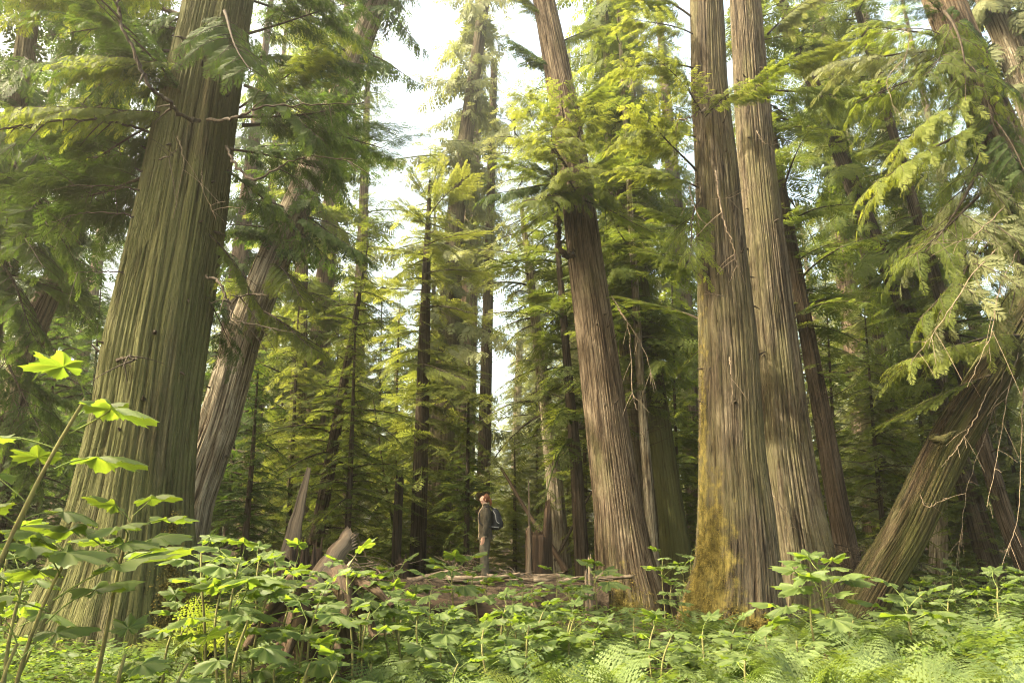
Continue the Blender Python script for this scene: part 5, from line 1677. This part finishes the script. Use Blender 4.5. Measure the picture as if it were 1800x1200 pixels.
limb('t21', [(1740, 680, 11.6), (1712, 740, 11.3), (1680, 790, 11.2), (1655, 820, 11.2)], .014, .004, twigs=6, seed=28)
limb('t21', [(1618, 870, 11.8), (1630, 890, 11.5), (1665, 875, 11.4)], .014, .004, twigs=4, seed=29)
limb('t21', [(1790, 620, 11.6), (1770, 700, 11.2), (1755, 790, 11.1), (1735, 890, 11.0)], .014, .004, twigs=7, seed=30)
limb('t21', [(1800, 680, 11.6), (1796, 760, 11.0), (1790, 900, 10.9), (1770, 970, 10.9)], .014, .004, twigs=7, seed=31)
limb('t21', [(1765, 650, 11.6), (1740, 740, 11.4), (1700, 860, 11.3), (1690, 960, 11.3)], .012, .004, 'twig', twigs=7, seed=32)
limb('t22', [(1600, 60, 10.2), (1590, 100, 10.0), (1560, 140, 9.9), (1575, 200, 9.8)], .014, .004, twigs=10, seed=33)
limb('t22', [(1690, 100, 10.2), (1650, 60, 10.0), (1600, 50, 9.8), (1540, 60, 9.8)], .02, .005, twigs=10, seed=34)
limb('t22', [(1790, 330, 10.0), (1740, 390, 9.6), (1700, 420, 9.5), (1640, 430, 9.4)], .018, .004, twigs=12, seed=35)
limb('t22', [(1800, 400, 10.0), (1720, 470, 9.4), (1660, 560, 9.3), (1600, 640, 9.3)], .016, .004, twigs=12, seed=36)
limb('t22', [(1800, 420, 10.0), (1760, 500, 9.4), (1740, 590, 9.3), (1700, 680, 9.3)], .014, .004, twigs=12, seed=37)


# stubs and knots over the big trunks
def stubs(key, n, seed, py0, py1):
    t = TREES[key]; root = t['root']
    rg = np.random.default_rng(seed)
    C, R = t['C'], t['R']
    z0, z1 = W(900, py0, t['base'].y).z, W(900, py1, t['base'].y).z
    for _ in range(n):
        mb = MB()
        z = rg.uniform(z0, z1)
        c = np.array([np.interp(z, C[:, 2], C[:, 0]), np.interp(z, C[:, 2], C[:, 1]), z]); r = np.interp(z, C[:, 2], R)
        a = rg.uniform(-math.pi, 0)
        d = np.array([math.cos(a), math.sin(a), rg.uniform(-.3, .3)])
        l = rg.uniform(.04, .16)
        p = c + d * (r - .03) - np.array(tuple(root.location))
        tube(mb, [p, p + d * l * .6, p + d * (l + .03) + np.array([0, 0, rg.uniform(-.08, .08)])], [rg.uniform(.02, .035), .017, .006], 7, lump=.3, seed=seed)
        mb.build('stub', M['twig'], root)
stubs('t1', 26, 1, 800, 80); stubs('t19', 14, 2, 800, 80); stubs('t20', 12, 3, 700, 80); stubs('t14', 10, 4, 800, 380); stubs('t2', 10, 5, 800, 380)


# gold moss cushions on the mossy foot and others
def moss(key, n, az, spread, zmax, seed, size=.05, label=None, mat='moss', msk=0.62):
    t = TREES[key]; root = t['root']
    rg = np.random.default_rng(seed)
    C, R = t['C'], t['R']
    g = t['base'].z
    mb = MB()
    V = t['V']
    off = np.array(tuple(root.location))
    zv = V[:, 2] + off[2]
    cxv = np.interp(zv, C[:, 2], C[:, 0]) - off[0]; cyv = np.interp(zv, C[:, 2], C[:, 1]) - off[1]
    av = np.arctan2(V[:, 1] - cyv, V[:, 0] - cxv)
    da = np.abs((av - az + math.pi) % (2 * math.pi) - math.pi)
    hh = (zv - g) / zmax
    patch = 0.6 * vn(np.cos(av) * 5 + 5, np.sin(av) * 5 + 5, zv * 2.2, seed) + 0.4 * vn(np.cos(av) * 14 + 5, np.sin(av) * 14 + 5, zv * 7.0, seed)
    w = np.exp(-(da / spread) ** 2 * (1 + 2.0 * np.clip(hh, 0, 1))) * np.clip(1 - hh, 0, 1) ** 0.7 * (hh > -.1) * np.clip((patch - .36) * 6, 0, 1)
    tob = next(c for c in root.children if c.name.startswith('trunk'))
    at = tob.data.attributes.get('mossw') or tob.data.attributes.new('mossw', 'FLOAT', 'POINT')
    old = np.zeros(len(tob.data.vertices), np.float32); at.data.foreach_get('value', old)
    wm = np.zeros(len(old), np.float32); wm[:len(V)] = np.exp(-(da / (spread * 1.5)) ** 2) * np.clip(1.25 - hh, 0, 1) ** 0.6 * msk
    at.data.foreach_set('value', np.maximum(old, wm))
    idx = rg.choice(len(V), n, p=w / w.sum())
    c0 = V[idx] + rg.normal(0, .012, (n, 3)); a0 = av[idx]
    for rep in range(7):
        p = c0 + rg.normal(0, .018, (n, 3)) + np.stack([np.cos(a0), np.sin(a0), 0 * a0], -1) * rg.uniform(0, .03, n)[:, None]
        o = np.stack([np.cos(a0), np.sin(a0), rg.uniform(-.9, .3, n)], -1) + rg.normal(0, .4, (n, 3))
        o /= np.linalg.norm(o, axis=1)[:, None]
        tdir = np.cross(o, rg.normal(0, 1, (n, 3))); tdir /= np.linalg.norm(tdir, axis=1)[:, None]
        s = (size * rg.uniform(.4, 1.2, n) * .7)[:, None]
        v = np.stack([p - tdir * s * .5, p + tdir * s * .5, p + o * s], 1).reshape(-1, 3)
        mb.add(v, np.arange(n * 3).reshape(-1, 3))
    mb.build('moss', M[mat], root)
moss('t19', 4200, math.radians(212), .50, 2.4, 1, .020)
moss('t19', 500, math.radians(190), .22, 5.5, 6, .025)
moss('t19', 900, math.radians(265), .45, .5, 2, .05)
moss('t14', 2200, math.radians(240), .7, 1.0, 3, .025, mat='moss', msk=.42)
moss('t1', 1500, math.radians(-20), .25, 1.6, 4, .03, mat='moss', msk=.4)
# ------------------------------------------------------------------ the hiker
M['skin'] = plain_mat('skin', (0.42, 0.24, 0.17), (0.50, 0.30, 0.21), 20, 0.55, 0.05)
M['hair'] = plain_mat('auburn_hair', (0.07, 0.025, 0.012), (0.17, 0.065, 0.028), 40, 0.5, 0.6, (1, 1, .2))
M['jacket'] = plain_mat('jacket_cloth', (0.030, 0.026, 0.018), (0.060, 0.052, 0.036), 16, 0.85, 0.4)
M['trim'] = plain_mat('pale_vest', (0.26, 0.20, 0.13), (0.38, 0.30, 0.20), 16, 0.8, 0.3)
M['shirt'] = plain_mat('black_shirt', (0.010, 0.010, 0.011), (0.02, 0.02, 0.022), 16, 0.8, 0.3)
M['trousers'] = plain_mat('grey_trousers', (0.060, 0.052, 0.036), (0.105, 0.092, 0.064), 12, 0.85, 0.6)
M['boots'] = plain_mat('dark_boots', (0.02, 0.016, 0.012), (0.04, 0.03, 0.024), 16, 0.7, 0.3)
M['pack'] = plain_mat('black_pack', (0.010, 0.011, 0.013), (0.025, 0.027, 0.030), 16, 0.6, 0.3)
M['piping'] = plain_mat('grey_strap', (0.20, 0.20, 0.19), (0.30, 0.30, 0.28), 16, 0.6, 0.2)
M['red'] = plain_mat('red_toggle', (0.45, 0.03, 0.02), (0.55, 0.05, 0.03), 16, 0.5, 0.1)


def skin_mesh(name, verts, edges, radii, mat, parent, levels=2, root=0, loc=None):
    me = bpy.data.meshes.new(name)
    me.from_pydata([tuple(v) for v in verts], edges, [])
    me.materials.append(mat)
    o = bpy.data.objects.new(name, me)
    COL.objects.link(o)
    o.parent = parent
    o.modifiers.new('skin', 'SKIN')
    if not me.skin_vertices:
        me.attributes  # layer is made by the modifier
    sv = me.skin_vertices[0].data
    for i, r in enumerate(radii):
        sv[i].radius = (r, r) if not isinstance(r, tuple) else r
        sv[i].use_root = (i == root)
    s = o.modifiers.new('sub', 'SUBSURF'); s.levels = levels; s.render_levels = levels
    o.modifiers['skin'].use_smooth_shade = True
    return o


FT = W(851, 1018, 14.0)
HX, HY, HZ = FT.x, FT.y, FT.z
hiker = thing('person', 'hiker in dark jacket and grey trousers standing on the log, head tilted up', 'person', (HX, HY, HZ))
hiker.scale = (0.94, 0.94, 0.94)
# local axes: she faces -X, up Z; her right hand side is toward the camera (-Y)... left arm (camera side) hangs
bv = [(0, 0, .92), (0, 0, 1.05), (0.01, 0, 1.22), (0.02, 0, 1.36), (0.02, 0, 1.44), (-0.005, 0, 1.50),      # pelvis .. neck
      (-0.02, 0, 1.565), (-0.035, 0, 1.625), (0.01, 0, 1.655)]                                                  # head
be = [(0, 1), (1, 2), (2, 3), (3, 4), (4, 5), (5, 6), (6, 7), (7, 8)]
br = [.10, .095, .10, .10, .055, .048, .075, .082, .070]
def addv(p, r, frm):
    bv.append(p); br.append(r); be.append((frm, len(bv) - 1)); return len(bv) - 1
# face: jaw, nose, brow (face looks up to the left)
j = addv((-0.085, 0, 1.560), .032, 6)
nn_ = addv((-0.115, 0, 1.625), .022, 7)
for sgn in (-1, 1):
    sh = addv((0.02, sgn * .17, 1.38), .055, 3)
    el = addv((0.045, sgn * .215, 1.10), .043, sh)
    wr = addv((-0.005, sgn * .225, .86), .028, el)
    hd = addv((-0.02, sgn * .222, .80), .034, wr)
    for k, (fx, ln_) in enumerate([(-.028, .075), (-.010, .085), (.008, .08), (.024, .065)]):
        f1 = addv((-0.02 + fx, sgn * .222, .765), .010, hd)
        f2 = addv((-0.03 + fx, sgn * .215, .765 - ln_ * .6), .009, f1)
        addv((-0.045 + fx, sgn * .205, .765 - ln_), .008, f2)
    t1 = addv((-0.055, sgn * .215, .80), .011, hd); addv((-0.07, sgn * .208, .765), .009, t1)
    hp = addv((0, sgn * .085, .86), .085, 0)
    kn = addv((-0.01, sgn * .10, .48), .055, hp)
    an = addv((0.02, sgn * .11, .10), .036, kn)
    addv((-0.10, sgn * .12, .04), .032, an)
body = skin_mesh('body', bv, be, br, M['skin'], hiker, 2)


def loft(mb, rings, n=28, m=0, wr=0.012, seed=1, cap=True):
    """rings: (cx, cy, z, rx, ry) bottom to top -> cloth tube with soft wrinkles"""
    V = []
    k0 = len(rings)
    zz = np.linspace(0, k0 - 1, (k0 - 1) * 6 + 1)
    R = np.array(rings, float)
    Q = np.stack([np.interp(zz, np.arange(k0), R[:, c]) for c in range(5)], -1)
    for c in range(5):
        q = np.pad(Q[:, c], 3, mode='edge'); Q[:, c] = np.convolve(q, np.ones(7) / 7, 'valid')
    a = np.arange(n) * 2 * math.pi / n
    for (cx, cyy, z, rx, ry) in Q:
        w = (vn(np.cos(a) * 2 + 4, np.sin(a) * 2 + 4, z * 14 + 0 * a, seed) - .5) * wr * 2
        V.append(np.stack([cx + (rx + w) * np.cos(a), cyy + (ry + w) * np.sin(a), np.full(n, z)], -1))
    k = len(V)
    V = np.concatenate(V)
    i = np.arange(k - 1)[:, None] * n; j = np.arange(n)[None, :]; j2 = (j + 1) % n
    mb.add(V, np.stack([i + j, i + j2, i + n + j2, i + n + j], -1).reshape(-1, 4), m)
    if cap:
        for o, z in ((0, 0), ((k - 1) * n, k - 1)):
            c = V[o:o + n].mean(0)
            mb.add(np.concatenate([V[o:o + n], [c]]), np.stack([np.arange(n), (np.arange(n) + 1) % n, np.full(n, n)], -1), m)


mb = MB()   # trousers
loft(mb, [(0.005, 0, .80, .125, .175), (0.0, 0, .92, .125, .175), (0.0, 0, 1.02, .115, .155)], wr=.008)
for sgn in (-1, 1):
    loft(mb, [(0.025, sgn * .115, .07, .085, .075), (0.015, sgn * .112, .22, .088, .078), (-0.005, sgn * .105, .46, .088, .08), (0.0, sgn * .095, .68, .102, .09),
              (0.005, sgn * .088, .88, .118, .09)], wr=.016, seed=3 + sgn)
mb.build('trousers', M['trousers'], hiker)
mb = MB()   # shirt front between the open jacket edges
loft(mb, [(0.0, 0, .94, .118, .15), (-0.005, 0, 1.15, .12, .145), (-0.005, 0, 1.32, .115, .15), (0.01, 0, 1.42, .08, .11), (0.01, 0, 1.465, .056, .06)], wr=.006)
mb.build('shirt', M['shirt'], hiker)


def jacket():
    """open at the front (-X): a shell of torso with two front edges, collar and sleeves"""
    mb = MB()
    rings = [(0.015, 0, .80, .155, .195), (0.012, 0, .92, .148, .19), (0.01, 0, 1.08, .14, .18), (0.005, 0, 1.24, .145, .19), (0.01, 0, 1.36, .132, .195),
             (0.02, 0, 1.43, .095, .14), (0.02, 0, 1.475, .075, .085), (0.012, 0, 1.52, .078, .082)]
    R = np.array(rings); k0 = len(R)
    zz = np.linspace(0, k0 - 1, 43)
    Q = np.stack([np.interp(zz, np.arange(k0), R[:, c]) for c in range(5)], -1)
    n = 40
    V = []
    for q in Q:
        gap = 0.42 + 0.25 * (1.2 - q[2]) if q[2] < 1.2 else 0.42 + 0.3 * (q[2] - 1.2)
        a = np.linspace(math.pi + gap, 3 * math.pi - gap, n)
        w = (vn(np.cos(a) * 2 + 4, np.sin(a) * 2 + 4, q[2] * 11 + 0 * a, 5) - .5) * .024
        V.append(np.stack([q[0] + (q[3] + w) * np.cos(a), q[1] + (q[4] + w) * np.sin(a), np.full(n, q[2])], -1))
    V = np.array(V)
    Vi = V.copy(); Vi[:, :, :2] *= 0.955
    k = len(V)
    i = np.arange(k - 1)[:, None] * n; j = np.arange(n - 1)[None, :]
    f = np.stack([i + j, i + j + 1, i + n + j + 1, i + n + j], -1).reshape(-1, 4)
    mb.add(V.reshape(-1, 3), f); mb.add(Vi.reshape(-1, 3), f[:, ::-1])
    for sgn in (-1, 1):
        loft(mb, [(0.0, sgn * .232, .845, .052, .050), (0.005, sgn * .232, .90, .056, .054), (0.04, sgn * .225, 1.08, .062, .060), (0.035, sgn * .20, 1.24, .070, .066),
                  (0.02, sgn * .165, 1.38, .072, .066), (0.015, sgn * .125, 1.43, .055, .055)], wr=.014, seed=9 + sgn)
    return mb.build('jacket', M['jacket'], hiker), V
jk, JV = jacket()
mb = MB()   # pale facing along both front edges and the collar
for e in (0, -1):
    tube(mb, JV[:, e, :], [.011] * len(JV), 6)
tube(mb, JV[-1], [.012] * len(JV[-1]), 6)
mb.build('facing', M['trim'], hiker)
mb = MB()
for sgn in (-1, 1):
    loft(mb, [(0.0, sgn * .232, .835, .050, .048), (0.002, sgn * .232, .86, .054, .052)], wr=.002)
mb.build('cuff', M['trim'], hiker)
mb = MB()   # boots
for sgn in (-1, 1):
    loft(mb, [(-0.03, sgn * .115, .0, .14, .052), (-0.03, sgn * .115, .03, .135, .052), (-0.01, sgn * .114, .07, .10, .050), (0.03, sgn * .112, .12, .062, .054)], wr=.003)
mb.build('boots', M['boots'], hiker)


def hair():
    mb = MB()
    n, k = 28, 16
    c = np.array([0.005, 0, 1.635])
    up = np.array([0.42, 0, 0.90]); up /= np.linalg.norm(up)          # the crown of the tilted head points back
    fw = np.array([-0.90, 0, 0.42]); fw /= np.linalg.norm(fw)
    V = []
    for i in range(k):
        th = math.pi * i / (k - 1)
        for j in range(n):
            ph = 2 * math.pi * j / n
            d = math.cos(th) * up + math.sin(th) * (math.cos(ph) * -fw + math.sin(ph) * np.array([0, 1, 0]))
            front = float(np.dot(d, fw))
            r = .098 if front < .25 else .098 - (front - .25) * .09
            r *= 1 + .04 * math.sin(ph * 9) * math.sin(th)
            V.append(c + d * r * np.array([1, .86, 1.05]))
    i = np.arange(k - 1)[:, None] * n; j = np.arange(n)[None, :]; j2 = (j + 1) % n
    mb.add(V, np.stack([i + j, i + n + j, i + n + j2, i + j2], -1).reshape(-1, 4))
    tube(mb, [(.075, 0, 1.62), (.115, 0, 1.59), (.125, 0, 1.53), (.115, 0, 1.45)], [.03, .034, .026, .010], 10, lump=.2)
    return mb.build('hair', M['hair'], hiker)
hair()
mb = MB()   # ears, eyes and lips
for sgn in (-1, 1):
    tube(mb, [(.005, sgn * .083, 1.575), (.018, sgn * .092, 1.60), (.005, sgn * .086, 1.622)], [.008, .012, .008], 8)
mb.build('ears', M['skin'], hiker)
mb = MB()
for sgn in (-1, 1):
    tube(mb, [(-.098, sgn * .040, 1.652), (-.103, sgn * .033, 1.650), (-.106, sgn * .024, 1.648)], [.004, .007, .004], 8)
mb.build('eyes', M['shirt'], hiker)
mb = MB()
tube(mb, [(-.098, -.022, 1.585), (-.112, 0, 1.588), (-.098, .022, 1.585)], [.004, .009, .004], 8)
mb.build('lips', M['rot'], hiker)
mb = MB()
tube(mb, [(-.095, -.15, 1.155), (-.098, -.152, 1.12)], [.008, .008], 6)
mb.build('toggle', M['red'], hiker)

# the daypack on her back
pk = thing('backpack', 'black daypack with grey straps on the hiker\'s back', 'backpack', (HX + 0.141, HY, HZ + 0.921))
pk.scale = (0.94, 0.94, 0.94)
mb = MB()
loft(mb, [(0.07, 0, .00, .075, .12), (0.095, 0, .03, .105, .145), (0.11, 0, .14, .125, .155), (0.10, 0, .27, .105, .15), (0.075, 0, .38, .08, .13), (0.05, 0, .45, .045, .09)], wr=.008)
mb.build('pack_body', M['pack'], pk)
mb = MB()
loft(mb, [(0.17, 0, .05, .055, .105), (0.19, 0, .10, .06, .11), (0.185, 0, .19, .05, .105), (0.16, 0, .25, .03, .09)], wr=.005)
mb.build('front_pocket', M['pack'], pk)
for sgn in (-1, 1):
    mb = MB(); tube(mb, smooth_path([(0.03, sgn * .10, .44), (-.07, sgn * .125, .49), (-.19, sgn * .125, .42), (-.27, sgn * .12, .28), (-.22, sgn * .17, .12), (-.03, sgn * .165, .06), (.05, sgn * .12, .05)], 6),
                    [.013] * 37, 8)
    mb.build('shoulder_strap', M['pack'], pk)
    mb = MB(); tube(mb, smooth_path([(0.02, sgn * .145, .40), (.08, sgn * .165, .30), (.10, sgn * .168, .18), (.16, sgn * .15, .13)], 6), [.008] * 19, 6)
    tube(mb, smooth_path([(0.0, sgn * .14, .07), (.08, sgn * .16, .06), (.15, sgn * .13, .05)], 6), [.008] * 13, 6)
    mb.build('compression_strap', M['piping'], pk)

# ------------------------------------------------------------------ hazy air under the trees
def haze():
    mb = MB()
    x0, x1, y0, y1, z0, z1 = -90, 90, -12, 110, -2.0, 60
    v = [(x, y, z) for z in (z0, z1) for y in (y0, y1) for x in (x0, x1)]
    f = [(0, 2, 3, 1), (4, 5, 7, 6), (0, 1, 5, 4), (2, 6, 7, 3), (0, 4, 6, 2), (1, 3, 7, 5)]
    mb.add(v, f)
    m, t, nn, ln = new_mat('haze')
    pv = N(t, 'ShaderNodeVolumePrincipled')
    pv.inputs['Color'].default_value = (0.95, 0.93, 0.80, 1)
    pv.inputs['Density'].default_value = HAZE_D
    pv.inputs['Anisotropy'].default_value = 0.78
    out = N(t, 'ShaderNodeOutputMaterial'); ln.new(pv.outputs[0], out.inputs['Volume'])
    o = mb.build('haze', m, smooth=False)
    tag(o, 'thin sunlit haze filling the air between the trees', None, kind='stuff')


HAZE_D = 0.0024
haze()
